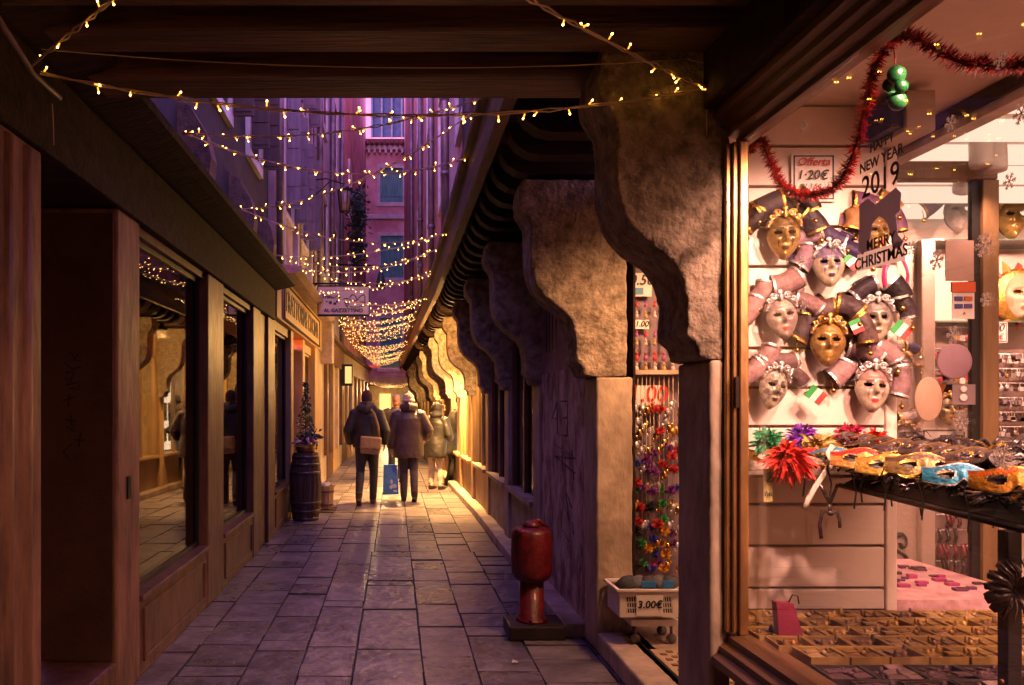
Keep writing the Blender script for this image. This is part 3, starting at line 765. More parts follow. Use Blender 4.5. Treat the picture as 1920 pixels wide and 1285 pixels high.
while y < 31:
    fairy(Lp(y), Rp(y+frnd.uniform(-.4,.4)), frnd.uniform(.03,.16), '', 26, False, (fw, fb), .85, .003)
    fairy(Lp(y), Rp(y+frnd.uniform(.3,.9)), frnd.uniform(.03,.2), '', 26, False, (fw, fb), .85, .003)
    y += 1.0
for k in range(3):
    fairy((XL(31)+.1, 31.6, 2.5), (XR(31)-.1, 31.6, 2.5), .1+.05*k, '', 40, False, (fw, fb), .85, .003)
FL = thing('fairy_light_curtain', (0, 24, 3), 'dense far curtain of fairy lights in front of the pink house', 'fairy lights', kind='stuff')
fw.build('cables', WIRE, FL)
fb.build('bulbs', [WIRE, BULB, TIPF], FL)
# plain cable along the ceiling beam and the pole at the left cornice
c = MB().tube(catenary((-1.28, 2.9, 2.80), (1.14, 3.12, 2.86), .05, 16), .0022, 5)
c.tube([(1.14,3.12,2.86),(1.21,3.115,2.84),(1.213,3.11,2.70),(1.213,3.11,2.56)], .0022, 5)
tag(c.build('hanging_cable', WIRE), 'thin bare cable strung along the underside of the beams', 'cable')
p = thing('awning_pole', (-1.3, 2.9, 2.6), 'slanting metal pole at the left cornice where the lights are tied', 'pole')
MB().tube([at(-20, 10, 2.3), at(62, 140, 2.9), at(112, 184, 3.1)], .012, 10).build('tube', PIPE, p)
MB().tube([at(98,195,3.05), at(100,230,3.05), at(101,272,3.05)], .0018, 5).build('loose_wire', WIRE, p)
# ================================================================== GOODS OF THE MASK SHOP
grnd = random.Random(5)
ORD = ['first','second','third','fourth','fifth','sixth','seventh','eighth','ninth','tenth','eleventh','twelfth']
def flat(name, col, rough=.5, metal=0, **k): return mat(name, col, rough, metal, var=k.pop('var', .12), bump=k.pop('bump', .05), **k)
def text(txt, size, m, mtx, parent=None, name='lettering', shear=0, ext=.0008, bold=0, align='CENTER'):
    cu = bpy.data.curves.new(name, 'FONT'); cu.body = txt; cu.size = size; cu.align_x = align; cu.align_y = 'CENTER'
    cu.extrude = ext; cu.shear = shear; cu.offset = bold; cu.resolution_u = 3
    t = bpy.data.objects.new(name, cu); scene.collection.objects.link(t)
    bpy.context.view_layer.update()
    me = bpy.data.meshes.new_from_object(t.evaluated_get(bpy.context.evaluated_depsgraph_get()))
    bpy.data.objects.remove(t)
    me.transform(mtx); me.materials.clear(); me.materials.append(m)
    o = bpy.data.objects.new(name, me); scene.collection.objects.link(o)
    if parent is not None:
        o.parent = parent
        if parent.get('_w', 0): o.matrix_parent_inverse = Matrix.Translation(parent['_loc']).inverted()
    return o
def frame_front(p):    # letters facing the camera (-Y)
    return Matrix.Translation(p) @ Matrix(((1,0,0,0),(0,0,-1,0),(0,1,0,0),(0,0,0,1)))
def frame_glass(p):    # letters on the shop glass, read from the alley
    return Matrix.Translation(p) @ Matrix(((0,0,-1,0),(-1,0,0,0),(0,1,0,0),(0,0,0,1)))
def frame_left(p):     # letters on the left wall, facing +X
    return Matrix.Translation(p) @ Matrix(((0,0,1,0),(1,0,0,0),(0,1,0,0),(0,0,0,1)))
INK = flat('black_ink', (.01,.01,.01), .6, bump=0); REDINK = flat('red_ink', (.45,.02,.02), .6, bump=0)
PAPER = flat('white_paper', (.78,.72,.68), .7); GOLD = mat('mask_gold', (.62,.36,.08), .3, .85, var=.4, scale=40, bump=.3, bscale=120)
SILVER = mat('mask_silver', (.6,.55,.55), .3, .7, var=.4, scale=40, bump=.3, bscale=120)
BELL = flat('bell_brass', (.7,.42,.10), .2, 1.0)
def paint(name, base, deco, sc=28, rough=.35): return mat(name, base, rough, .15, var=.15, scale=sc, bump=.25, bscale=70, col2=deco, thr=(.44,.54), coat=.3)

def face_mb(w=.092, h=.125, d=.055, smile=0, pat=0):
    mb = MB(); NU, NV = 28, 36
    idx = {}
    for j in range(NV+1):
        for i in range(NU+1):
            u, v = -1+2*i/NU, -1+2*j/NV
            x = u*math.sqrt(1-v*v/2); z = v*math.sqrt(1-u*u/2)
            r2 = min(1, x*x+z*z)
            tp = 1 - .36*max(0, -z)**1.3 - .06*max(0, z)
            y = -d*math.sqrt(max(0, 1-.96*r2))
            nz = (0.32 - z)/.50
            if 0 < nz < 1.22:
                wd = .07 + .07*min(1, nz)
                am = nz if nz <= 1 else max(0, 1-(nz-1)/.22)
                y -= .034*am*math.exp(-(x/wd)**2)
            y += .010*math.exp(-((abs(x)-.38)/.2)**2 - ((z-.14)/.12)**2)
            y -= .008*math.exp(-((abs(x)-.34)/.3)**2 - ((z-.36)/.08)**2)
            y -= .010*math.exp(-(x/.2)**2 - ((z+.46)/.06)**2) + .009*math.exp(-(x/.17)**2 - ((z+.58)/.05)**2)
            y -= .012*math.exp(-(x/.25)**2 - ((z+.82)/.14)**2)
            y -= .008*math.exp(-((abs(x)-.5)/.18)**2 - ((z+.15)/.16)**2)
            idx[i,j] = len(mb.v); mb.v.append((x*w*tp, y, z*h))
    for j in range(NV):
        for i in range(NU):
            u, v = -1+2*(i+.5)/NU, -1+2*(j+.5)/NV
            x = u*math.sqrt(1-v*v/2); z = v*math.sqrt(1-u*u/2)
            ex = (abs(x)-.40)/.23; ez = (z-.14 - .06*(abs(x)-.4))/.10
            if ex*ex+ez*ez < 1: continue
            lip = (x/.24)**2 + ((z+.52+smile*x*x)/.085)**2 < 1
            deco = z > .0 + .06*math.sin(x*11) - .18*max(0, abs(x)-.45) and (abs(x) > .10 or z > .30) or (abs(x) > .62 and z > -.45)
            if pat == 1: deco = (x > .06*math.sin(z*8)) != (z > .38)
            if pat == 2: deco = (int((x+2)*4.2)+int((z+2)*4.2)) % 2 == 0 and (z > -.35 or abs(x) > .4)
            if pat == 3: deco = z > .30 or ((abs(x)-.42)/.20)**2+((z-.12)/.28)**2 < 1 or ((abs(x)-.45)/.07)**2+((z+.28)/.20)**2 < 1
            mb.f.append((idx[i,j], idx[i+1,j], idx[i+1,j+1], idx[i,j+1])); mb.m.append(2 if lip else (1 if deco else 0)); mb.sm.append(True)
    return mb
FACES = [face_mb(.070, .102, .050, pat=k) for k in range(4)]; FACE = FACES[0]
def roll_mb(c, ang, ln, r, cu):
    """an open roll of satin: curved tube with visible inside"""
    pts = []; a = ang-cu/2; p = Vector((c[0], 0, c[1])) - Vector((math.cos(ang), 0, math.sin(ang)))*ln/2
    p.y = .0
    for k in range(7):
        pts.append(p.copy()); p = p + Vector((math.cos(a), -.12 if k < 3 else .12, math.sin(a)))*(ln/6); a += cu/6
    rs = [(r*(1.02+.10*abs(k-3)/3), r*(.78+.08*abs(k-3)/3)) for k in range(7)]
    mb = MB().tube(pts, rs, 14, cap=False, flat=(0,0,1))
    mb.tube(pts, [(a_*.93, b_*.93) for a_, b_ in rs], 14, cap=False, flat=(0,0,1))
    tr = MB()
    for (u, v, rr) in ((pts[0], pts[1], rs[0]), (pts[-1], pts[-2], rs[-1])):
        d = (v-u).normalized()
        tr.tube([u-d*.002, u+d*.009], [(rr[0]*1.05, rr[1]*1.06)]*2, 14, cap=False, flat=(0,0,1)); tr.tube([u+d*.009, u-d*.002], [(rr[0]*.90, rr[1]*.90)]*2, 14, cap=False, flat=(0,0,1))
    return mb, tr, pts[0] if pts[0].z < pts[-1].z else pts[-1]
def jester(label, px, py, Y=3.36, base=(.7,.6,.45), deco=(.3,.2,.3), lips=(.25,.02,.02), hat=((.5,.4,.42),(.2,.15,.2)), trim=GOLD, scale=.92, roll=0, yaw=0, horns=None, nm='jester_mask', metal=.0, pat=0):
    p = at(px, py, Y)
    vr = random.Random(px+3*py)
    t = thing(nm, p, label, 'mask', 'carnival masks in the shop', w=False, rot=(R(vr.uniform(-8,4)), R(roll+vr.uniform(-6,6)), R(yaw)), scale=scale*vr.uniform(.93,1.07))
    key = '%d_%d' % (px, py)
    base = tuple(c*.60 for c in base)
    fb = mat('face_'+key, base, .3, metal, var=.38, scale=26, bump=.15, bscale=60, col2=tuple(min(1,c*1.25) for c in base), coat=.3)
    deco = tuple(c*.55 for c in deco)
    fd = paint('deco_'+key, deco, tuple(.75*a+.25*b for a, b in zip(deco, base)), 34)
    fl = flat('lips_'+key, lips, .3, bump=0)
    FACES[pat].build('face', [fb, fd, fl], t)
    MB().ball((0, .012, 0), (.055, .016, .08), 12, 8).build('face_backing', BLACK, t)
    br = MB()
    arc = [(math.cos(a)*.068, -.016-.014*math.sin(a)-(.004 if k_ % 2 else 0), math.sin(a)*.075+.022+(.006 if k_ % 2 else 0)) for k_, a in enumerate(R(12+156*k/14) for k in range(15))]
    br.tube(arc, .011, 8); br.build('brow_band', trim, t)
    bd = MB()
    for k, q in enumerate(arc): bd.ball((q[0], q[1]-.012, q[2]+.004), .0055, 6, 4)
    bd.build('beads', BELL if k % 2 else SILVER, t)
    hr = random.Random(px*7+py)
    sx = hr.choice((-1, 1))
    rolls = [((-.115,.075), R(52), .115, .042, .5), ((-.040*sx,.155), R(8*sx), .13, .046, -.5*sx), ((.075*sx,.150), R(-35*sx), .105, .042, -.7*sx), ((.125,.065), R(-58), .12, .040, -.6)]
    for k, (c, an, ln, r, cu) in enumerate(rolls):
        hm, tm, e = roll_mb((c[0]+hr.uniform(-.016,.016), c[1]+hr.uniform(-.02,.02)), an+hr.uniform(-.6,.6), ln*hr.uniform(.8,1.1), r*hr.uniform(.75,1.1), cu)
        hm.xf(Matrix.Translation((0, .01+.012*(k % 2), 0))); tm.xf(Matrix.Translation((0, .01+.012*(k % 2), 0)))
        ho = hm.build('hat_roll', mat('hat%d_%s' % (k % 2, key), hat[k % 2], .42, .0, var=.45, scale=16, bump=.5, bscale=26, coat=0, spec=.15), t)
        subp('roll_trim', tm, trim, ho)
        bb = MB().tube([e, e+Vector((0,-.01,-.04))], .0018, 4); bb.ball(tuple(e+Vector((0,-.01,-.052))), .0125, 8, 6)
        bb.build('bell', BELL, t)
    cr = MB()
    for s_ in (-1, 1):
        for (cx_, cz_, r_, tn) in ((.030, .098, .017, 1.6), (.052, .080, .012, 1.4)):
            sp = [(s_*(cx_+math.cos(w_)*r_*(1-w_/14)), -.034-.010*(1-abs(cx_)/.07), cz_+math.sin(w_)*r_*(1-w_/14)) for w_ in (k_*.6 for k_ in range(int(tn*10)))]
            cr.tube(sp, .0042, 6)
    cr.ball((0,-.046,.092), (.010,.006,.016), 8, 6); cr.ball((0,-.040,.118), (.014,.006,.012), 8, 6)
    cr.build('crest', trim, t)
    for k in range(3):   # stiff pointed collar behind the rolls
        a = R(90+(k-1)*58+hr.uniform(-14,14)); rr_ = .105+hr.uniform(-.01,.02); c_ = Vector((math.cos(a)*rr_, .028+.006*k, .045+math.sin(a)*rr_)); u_ = Vector((math.cos(a+.5),0,math.sin(a+.5)))*.058; v_ = Vector((-math.sin(a+.5),0,math.cos(a+.5)))*.042
        P_ = [c_-u_-v_, c_+u_-v_*.6, c_+u_*1.1+v_, c_-u_*.7+v_*1.1]; m_ = c_+Vector((0,-.016,0))
        cq = MB().add(P_+[m_]+[p_+Vector((0,.012,0)) for p_ in P_], [(0,1,4),(1,2,4),(2,3,4),(3,0,4),(8,7,6,5),(0,5,6,1),(1,6,7,2),(2,7,8,3),(3,8,5,0)], 0)
        co = cq.build('collar_point', mat('hat%d_%s' % ((k+1) % 2, key), hat[(k+1) % 2], .30), t)
        subp('collar_trim', MB().tube([p_+Vector((0,-.002,0)) for p_ in P_+P_[:1]], .0032, 5), trim, co)
    return t
PK = ((.30,.185,.18), (.20,.12,.12)); BK = ((.014,.011,.014), (.03,.02,.028)); LV = ((.19,.12,.16), (.03,.02,.06))
jester('gold and black full face mask, top row beside the brass frame', 1468, 445, base=(.60,.40,.12), deco=(.10,.06,.02), lips=(.05,.03,.02), hat=BK, metal=.5, pat=3, roll=5, yaw=-12)
jester('violet and silver mask with lilac satin rolls, between gold one and greeting sticker', 1552, 500, base=(.66,.55,.38), deco=(.20,.15,.35), lips=(.05,.03,.08), hat=LV, trim=SILVER, yaw=-10, roll=2, pat=3)
jester('pale silver mask with pink satin rolls, left in the second row', 1465, 597, base=(.68,.58,.46), deco=(.45,.33,.33), lips=(.35,.10,.07), hat=PK, trim=SILVER, yaw=-8, roll=-3, pat=1)
jester('pale mask with black velvet hat edged in silver, below the greeting sticker', 1641, 602, base=(.68,.58,.42), deco=(.30,.24,.24), lips=(.12,.07,.05), hat=BK, trim=SILVER, yaw=-14, roll=6, pat=0)
jester('golden mask with plum velvet hat in the middle of the third row', 1551, 645, base=(.62,.40,.13), deco=(.35,.18,.04), lips=(.40,.20,.05), hat=((.05,.03,.035),(.09,.05,.05)), metal=.35, yaw=-18, pat=1)
jester('mosaic patterned mask with mauve satin collar, bottom row beside the brass frame', 1447, 728, base=(.60,.52,.36), deco=(.25,.22,.24), lips=(.05,.03,.03), hat=((.25,.15,.15),(.12,.07,.08)), trim=SILVER, roll=6, yaw=8, pat=2)
jester('white mask with red eye paint and mauve satin rolls, bottom row', 1633, 731, base=(.72,.60,.45), deco=(.55,.28,.26), lips=(.45,.05,.07), hat=((.27,.16,.165),(.20,.12,.13)), trim=SILVER, yaw=-8, roll=4, pat=3)
jester('half hidden gold and plum mask behind the greeting sticker', 1640, 440, Y=3.38, base=(.5,.32,.1), deco=(.2,.12,.05), hat=((.25,.13,.05),(.12,.05,.10)), scale=.9, metal=.4)
# masks further back in the shop
jester('big ivory mask with violet curls on the top glass shelf', 1792, 400, Y=5.1, base=(.66,.55,.48), deco=(.55,.45,.42), lips=(.5,.4,.36), hat=((.16,.10,.18),(.35,.22,.10)), scale=1.35, nm='carnival_mask')
jester('grinning gold mask with blue jester hat on the top shelf', 1893, 410, Y=5.1, base=(.62,.42,.12), deco=(.50,.34,.10), lips=(.30,.16,.04), hat=((.03,.02,.22),(.10,.05,.20)), scale=1.3, metal=.5)
jester('gold faced mask with dark hair stripes behind the tan oval', 1776, 770, Y=5.15, base=(.60,.42,.14), deco=(.10,.06,.03), hat=((.7,.16,.01),(.04,.02,.03)), scale=.95, metal=.4, nm='carnival_mask')
jester('silver grey mask hanging in shadow beside the slatwall end', 1692, 822, Y=4.4, base=(.4,.28,.24), deco=(.2,.12,.1), hat=((.05,.03,.03),(.4,.3,.3)), scale=.8, nm='carnival_mask')
jester('navy and cream mask peeping out beside the slatwall end', 1690, 690, Y=4.4, base=(.5,.36,.3), deco=(.3,.2,.2), hat=((.02,.02,.08),(.4,.28,.26)), scale=.8, nm='carnival_mask')
jester('small red and black jester mask left of the sun face', 1866, 566, Y=5.15, base=(.6,.3,.1), deco=(.4,.05,.03), lips=(.3,.03,.02), hat=((.45,.03,.03),(.03,.02,.02)), scale=.8, nm='carnival_mask')
# pink hoop behind the sticker
q = MB(); hp_ = at(1680, 520, 3.38)
q.tube([(hp_[0]+math.cos(a)*.05, hp_[1], hp_[2]+math.sin(a)*.085) for a in (2*math.pi*k/24 for k in range(25))], [(.011,.006)]*25, 8)
tag(q.build('pink_hoop', mat('hot_pink', (.60,.03,.16), .35)), 'hot pink hair hoop hanging behind the greeting sticker', 'hoop')
# sun mask
p = at(1908, 556, 5.1)
t = thing('sun_mask', p, 'round sun face mask with orange flame rays on the middle shelf', 'mask', 'carnival masks in the shop', w=False, rot=(0,0,R(-5)), scale=1.5)
FACE.build('face', [flat('sun_face', (.46,.34,.24), .4), flat('sun_face2', (.42,.24,.14), .4), flat('sun_lips', (.5,.1,.05), .4)], t)
for k in range(16):
    a = 2*math.pi*k/16; r0, r1 = .10, .165 if k % 2 else .145
    c = Vector((math.cos(a), 0, math.sin(a))); s = Vector((-math.sin(a), 0, math.cos(a)))
    MB().add([c*r0+s*.022, c*r0-s*.022, c*(r0+.03)-s*.012+Vector((0,-.012,0)), c*r1, c*r0*1.05+Vector((0,-.02,0))], [(0,4,3),(4,1,2),(4,2,3),(0,3,2,1)]).build('ray', flat('ray_orange', (.62,.16,.02), .4) if k % 2 else flat('ray_red', (.5,.04,.02), .4), t)
MB().lathe([(.105,-.01),(.118,0),(.105,.01)], (0,-.01,0), 24, axis='y').build('rim', GOLD, t)

# glass shelves and their black edges
for py, nme in ((448, 'upper'), (602, 'middle')):
    p = at(1740, py, 5.0); q = at(1990, py, 5.0)
    s = thing('glass_shelf', (p[0], 5.15, p[2]), '%s green edged glass shelf carrying masks at the back of the shop' % nme, 'shelf')
    MB().box(p[0], q[0], 5.0, 5.29, p[2]-.008, p[2]).build('shelf_board', flat('green_glass_edge', (.10,.16,.12), .1), s)
    for xx in (p[0]+.05, p[0]+.45): MB().box(xx, xx+.02, 5.2, 5.3, p[2]-.05, p[2]-.009).build('bracket', SILVER, s)

# ---- half masks on the rack along the glass
def half_mb():
    mb = MB(); NU, NV = 34, 14; idx = {}
    for j in range(NV+1):
        for i in range(NU+1):
            u, v = -1+2*i/NU, -1+2*j/NV
            au = abs(u)
            top = .034 + .012*math.cos(u*3.3) + .024*au**2.2
            bot = -.036 + .020*math.exp(-(u/.16)**2) + .030*au**2.5
            z = bot + (top-bot)*(v+1)/2
            x = u*.096
            y = -.045*(1-u*u) - .012*math.exp(-(u/.1)**2)*(1-v)*.5 - .006*math.cos(v*1.57)
            idx[i,j] = len(mb.v); mb.v.append((x, y, z))
    for j in range(NV):
        for i in range(NU):
            u, v = -1+2*(i+.5)/NU, -1+2*(j+.5)/NV
            ex = (abs(u)-.44)/.22; ez = (v-.02-.5*(abs(u)-.44))/.40
            e2 = ex*ex+ez*ez
            if e2 < 1: continue
            edge = j < 1 or j >= NV-1 or e2 < 1.35
            mb.f.append((idx[i,j], idx[i+1,j], idx[i+1,j+1], idx[i,j+1])); mb.m.append(1 if edge else (2 if v > .3 else 0)); mb.sm.append(True)
    return mb
HALF = half_mb()
def half(label, px, py, Y, c0, c2, trim=GOLD, yaw=-22, scale=1.15, pitch=-32, name='half_mask'):
    t = thing(name, tuple(Vector(at(px, py, Y))+Vector((-.03,-.05,.008))), label, 'mask', 'half masks on the window rack', w=False, rot=(R(pitch), R(4), R(yaw)), scale=scale)
    k = '%d%d' % (px, py)
    HALF.build('mask_shell', [mat('hm0'+k, c0, .3, .2, var=.2, scale=40, bump=.4, bscale=90, col2=tuple(min(1,c*1.6) for c in c0), coat=.4), trim, mat('hm2'+k, c2, .3, .2, var=.2, scale=40, bump=.4, bscale=90, coat=.4)], t)
    MB().ball((0,-.022,.0), (.072,.010,.024), 12, 6).build('eye_hole_black', BLACK, t)  # black insert standing in for the dark behind the eye holes
    q = MB()
    for s in (-1, 1): q.tube([(s*.092,0,.02), (s*.10,.03,.0), (s*.085,.05,-.05), (s*.09,.055,-.11)], [(.005,.001)]*4, 6)
    q.build('tie_ribbon', BLACK, t)
    return t
half('white half mask with blue eye holes at the far end of the rack', 1566, 872, 3.22, (.70,.62,.50), (.05,.20,.40))
half('red and gold half mask next to the blue eyed white one', 1618, 876, 3.08, (.62,.36,.10), (.50,.03,.03))
half('plain gold half mask, third from the far end of rack', 1668, 889, 2.92, (.60,.38,.08), (.50,.28,.06), yaw=-24)
half('dark bronze half mask beside the turquoise one', 1728, 889, 2.76, (.24,.16,.06), (.10,.06,.04), yaw=-24)
half('turquoise blue half mask on the rack by the glass', 1796, 908, 2.58, (.03,.24,.40), (.02,.17,.33), SILVER, yaw=-24, scale=1.05)
half('bright orange and yellow half mask, nearest on the rack', 1893, 920, 2.34, (.70,.30,.03), (.65,.14,.02), yaw=-24, scale=1.1)
rk = thing('mask_rack', (1.75, 2.7, .6), 'black metal rack with rail and post carrying the half masks', 'rack')
MB().tube([(1.87,3.36,1.175), (1.70,2.0,1.165)], .011, 8).build('rail', BLACK, rk)
MB().tube([(2.2,3.36,1.33), (2.1,1.9,1.33)], .010, 8).build('rail', BLACK, rk)
MB().add([(1.89,3.36,1.185),(2.2,3.36,1.325),(2.1,1.95,1.325),(1.72,2.0,1.175)] + [(a,b,c-.012) for a,b,c in [(1.89,3.36,1.185),(2.2,3.36,1.325),(2.1,1.95,1.325),(1.72,2.0,1.175)]], [(0,1,2,3),(7,6,5,4),(0,4,5,1),(1,5,6,2),(2,6,7,3),(3,7,4,0)]).build('tray', BLACK, rk)
pp = at(1893, 970, 2.22)
MB().box(pp[0]-.02, pp[0]+.02, 2.2, 2.24, .58, 1.16).build('post', BLACK, rk, .003)
# heap of black ribbons and dark masks behind the rail
rp = MB(); rg = MB()
for k in range(620):
    v = grnd.random(); y = 1.98 + 1.36*v; x = 1.74+.12*v + grnd.random()*.30; z = 1.20 + (x-1.74-.12*v)*.45 + grnd.random()*.055
    a = grnd.uniform(0, 6.28); L = grnd.uniform(.03, .08); h = grnd.uniform(.0, .04)
    pts = [(x+math.cos(a)*L*s, y+math.sin(a)*L*s, z+h*(1-s*s)+grnd.uniform(-.008,.008)) for s in (-1,-.5,0,.5,1)]
    (rg if k % 9 == 0 else rp).tube(pts, [(grnd.uniform(.004,.010), .0012)]*5, 6)
hp = thing('ribbon_heap', (1.95, 2.7, 1.2), 'heap of black satin ribbons and dark masks behind the rack rail', 'ribbons', kind='stuff')
rp.build('black_ribbons', mat('black_satin', (.030,.022,.026), .25, var=.3, bump=0), hp); rg.build('gold_ribbons', GOLD, hp)
for k in range(9):
    v = k/9
    half('%s dark ribboned half mask from the far end of the heap behind the rail' % ORD[k], 1590+k*34, 838+k*5, 3.3-v*.8, (.05,.03,.04), (.10,.06,.03), GOLD if k % 2 else BLACK, yaw=grnd.uniform(-70,10), pitch=-50, scale=.9, name='dark_half_mask')
# ---- feathered masks
def plume(label, px, py, Y, cols, r=.075, n=230, up=.35, base=GOLD):
    t = thing('feather_mask', at(px, py, Y), label, 'mask', 'feathered masks under the slatwall masks', w=False)
    for ci, col in enumerate(cols):
        mb = MB()
        for k in range(n//len(cols)):
            d = Vector((grnd.gauss(0,1), grnd.gauss(0,.5)-.3, grnd.gauss(up,.8))).normalized(); L = r*grnd.uniform(.55,1.15)
            s = d.cross(Vector((grnd.gauss(0,1), grnd.gauss(0,1), grnd.gauss(0,1))))  .normalized()*L*.085
            o = Vector((grnd.uniform(-.025,.02), 0, grnd.uniform(-.01,.02)))
            dr = Vector((0,0,-L*.25))
            mb.add([o, o+d*L*.4+s, o+d*L*.4-s, o+d*L*.8+s*.8+dr*.4, o+d*L*.8-s*.8+dr*.4, o+d*L+dr], [(0,2,1),(1,2,4,3),(3,4,5)], 0, True)
        tag(mb.build('feathers', mat('feather_%.2f_%.2f_%.2f' % col, col, .7, var=.3, scale=30, bump=.2), t), kind='stuff')
    o = HALF.build('mask_shell', [base, base, base], t); o.location = (0, .02, -.055); o.scale = (.75,)*3
    return t
G1, P1, Y1, R1, M1 = (.02,.32,.12), (.14,.02,.40), (.50,.34,.08), (.60,.02,.015), (.65,.05,.18)
plume('green feather mask at the frame end of the row', 1440, 832, 3.30, [G1, (.05,.4,.2)])
plume('violet feather mask behind the red plume', 1503, 822, 3.34, [P1, (.25,.03,.45)], .065)
plume('golden feather mask right of the red plume', 1535, 842, 3.26, [Y1, (.6,.45,.15)])
plume('big bright red feather plume drooping over the edge', 1480, 860, 3.10, [R1, (.7,.03,.02)], .09, 320, -.3)
plume('crimson feather mask behind the white ribbon', 1592, 818, 3.34, [(.5,.02,.05), M1], .06)
plume('hot pink and white feather mask beside the crimson one', 1605, 838, 3.22, [M1, (.8,.55,.55)], .055)
plume('scarlet upright feather mask at the slatwall end', 1643, 832, 3.28, [(.62,.03,.02)], .06, 150, 1.2)
sh = thing('wire_shelf', (1.7, 3.3, 1.2), 'thin metal shelf under the feather masks on the slatwall', 'shelf')
z0 = at(1500, 885, 3.3)[2]
MB().box(1.40, 2.08, 3.16, 3.425, z0-.012, z0).build('shelf_board', flat('pewter', (.30,.24,.20), .35, .7), sh)
# twisted white ribbon, black bow, yellow price tag
q = MB(); pts = [at(1562,835,3.12), at(1552,850,3.12), at(1560,868,3.11), at(1545,890,3.1), at(1528,915,3.1), at(1515,938,3.1), at(1508,955,3.1)]
q.tube(pts, [(.012,.002)]*7, 6, flat=(1,0,.3)); tag(q.build('paper_ribbon', flat('cream_ribbon', (.72,.6,.52), .4)), 'twisted cream paper ribbon hanging in front of the feather masks', 'ribbon')
q = MB()
for ln in ([(1538,908),(1546,925),(1556,945)], [(1571,908),(1564,925),(1556,945)], [(1556,945),(1557,962)], [(1556,962),(1542,958),(1537,985),(1540,1010)], [(1557,962),(1570,960),(1574,975),(1575,990)]):
    q.tube([at(a,b,3.1) for a,b in ln], [(.007,.0015)]*len(ln), 6, flat=(1,0,0))
q.ball(at(1558,963,3.1), (.014,.006,.010), 8, 6)
tag(q.build('ribbon_bow', MATS['black_satin']), 'black satin bow with long tails hanging below the shelf', 'ribbon')
def card(name, label, px0, px1, py0, py1, Y, m=PAPER, cat='sign', tilt=0, border=None, th=.004):
    a = at(px0, py1, Y); b = at(px1, py0, Y)
    t = thing(name, ((a[0]+b[0])/2, Y, a[2]), label, cat)
    MB().box(a[0], b[0], Y, Y+th, a[2], b[2]).build('card', m, t)
    if border:
        q = MB(); w = (b[0]-a[0])*.03; e = w*1.5
        for x0, x1, z0, z1 in ((a[0]+e,b[0]-e,a[2]+e,a[2]+e+w),(a[0]+e,b[0]-e,b[2]-e-w,b[2]-e),(a[0]+e,a[0]+e+w,a[2]+e+w,b[2]-e-w),(b[0]-e-w,b[0]-e,a[2]+e+w,b[2]-e-w)):
            q.box(x0, x1, Y-.002, Y, z0, z1)
        q.build('border', border, t)
    return t
def put(t, txt, px, py, Y, hpx, m=INK, shear=.25, bold=.0):
    k = Y/F
    return text(txt, hpx*k*1.35, m, frame_front(Vector(at(px, py, Y))+Vector((0,-.002,0))), t, 'lettering', shear, .001, bold*k)
t = card('price_tag', 'yellow price tag hanging under the shelf beside the brass frame', 1432, 1449, 879, 941, 3.12, flat('yellow_tag', (.55,.48,.18), .6), 'price tag')
put(t, '2', 1440, 896, 3.115, 20); put(t, 'hn', 1440, 926, 3.115, 11)
t = card('offer_sign', 'white hand lettered offer sign above the masks', 1484, 1567, 288, 378, 3.41, PAPER, 'sign', border=flat('navy_border', (.03,.02,.06), .6))
put(t, 'Offerta', 1525, 304, 3.40, 15.5, REDINK, .3, .2); put(t, '1·20€', 1523, 329, 3.40, 18, INK, .2, .2); put(t, '2? 3.50', 1520, 350, 3.40, 10, INK, .2); put(t, 'max', 1545, 367, 3.40, 9, REDINK, .2)
# italian flag tags
def flag(label, px, py, Y, rot, s=1.0):
    t = thing('flag_tag', at(px, py, Y), label, 'tag', 'green white and red tags among the masks', w=False, rot=(0, R(rot), R(-10)), scale=s)
    for k, (nm, c) in enumerate((('green_band', (.01,.30,.05)), ('white_band', (.75,.70,.62)), ('red_band', (.62,.03,.03)))):
        MB().box(-.036+.024*k, -.012+.024*k-.0003, -.002, .002, -.028, .028).build(nm, flat('flag_'+nm, c, .5), t)
flag('tricolour tag below the golden middle mask', 1530, 741, 3.33, 38)
flag('tricolour tag right of the black velvet mask', 1691, 619, 3.33, 38)
flag('narrow tricolour tag hanging between golden and black hatted masks', 1606, 612, 3.32, 65, .8)
flag('tricolour tag at the corner of the greeting sticker', 1598, 490, 3.35, 50, .9)

# ---- red tinsel garland
def spline(pts, n):
    out = []
    P = [Vector(p) for p in pts]; P = [P[0]*2-P[1]] + P + [P[-1]*2-P[-2]]
    for i in range(1, len(P)-2):
        for k in range(n):
            t = k/n
            out.append(.5*((2*P[i]) + (P[i+1]-P[i-1])*t + (2*P[i-1]-5*P[i]+4*P[i+1]-P[i+2])*t*t + (3*P[i]-P[i-1]-3*P[i+1]+P[i+2])*t**3))
    out.append(P[-2]); return out
gp = [(1403,285),(1425,262),(1445,305),(1470,350),(1520,366),(1572,343),(1605,272),(1628,175),(1645,112),(1692,66),(1735,82),(1790,112),(1850,122),(1925,120),(2000,105)]
def onX(px, py, X): Y = X*F/(px-VX); return at(px, py, Y)
gpts = spline([onX(a, b, 1.43) for a, b in gp], 14)
mb = MB()
for i in range(len(gpts)-1):
    for k in range(26):
        o = gpts[i].lerp(gpts[i+1], grnd.random())
        d = Vector((grnd.gauss(0,1), grnd.gauss(0,1), grnd.gauss(0,1))).normalized(); L = grnd.uniform(.016,.034)
        s = d.orthogonal().normalized()*.0022; c = d.cross(s).normalized()*L*.3
        mb.add([o-s, o+s, o+d*L*.6+s+c, o+d*L*.6-s+c, o+d*L+c*1.7], [(0,1,2,3),(3,2,4)])
t = thing('tinsel_garland', tuple(gpts[0]), 'red tinsel garland looped along the top of the shop window', 'garland')
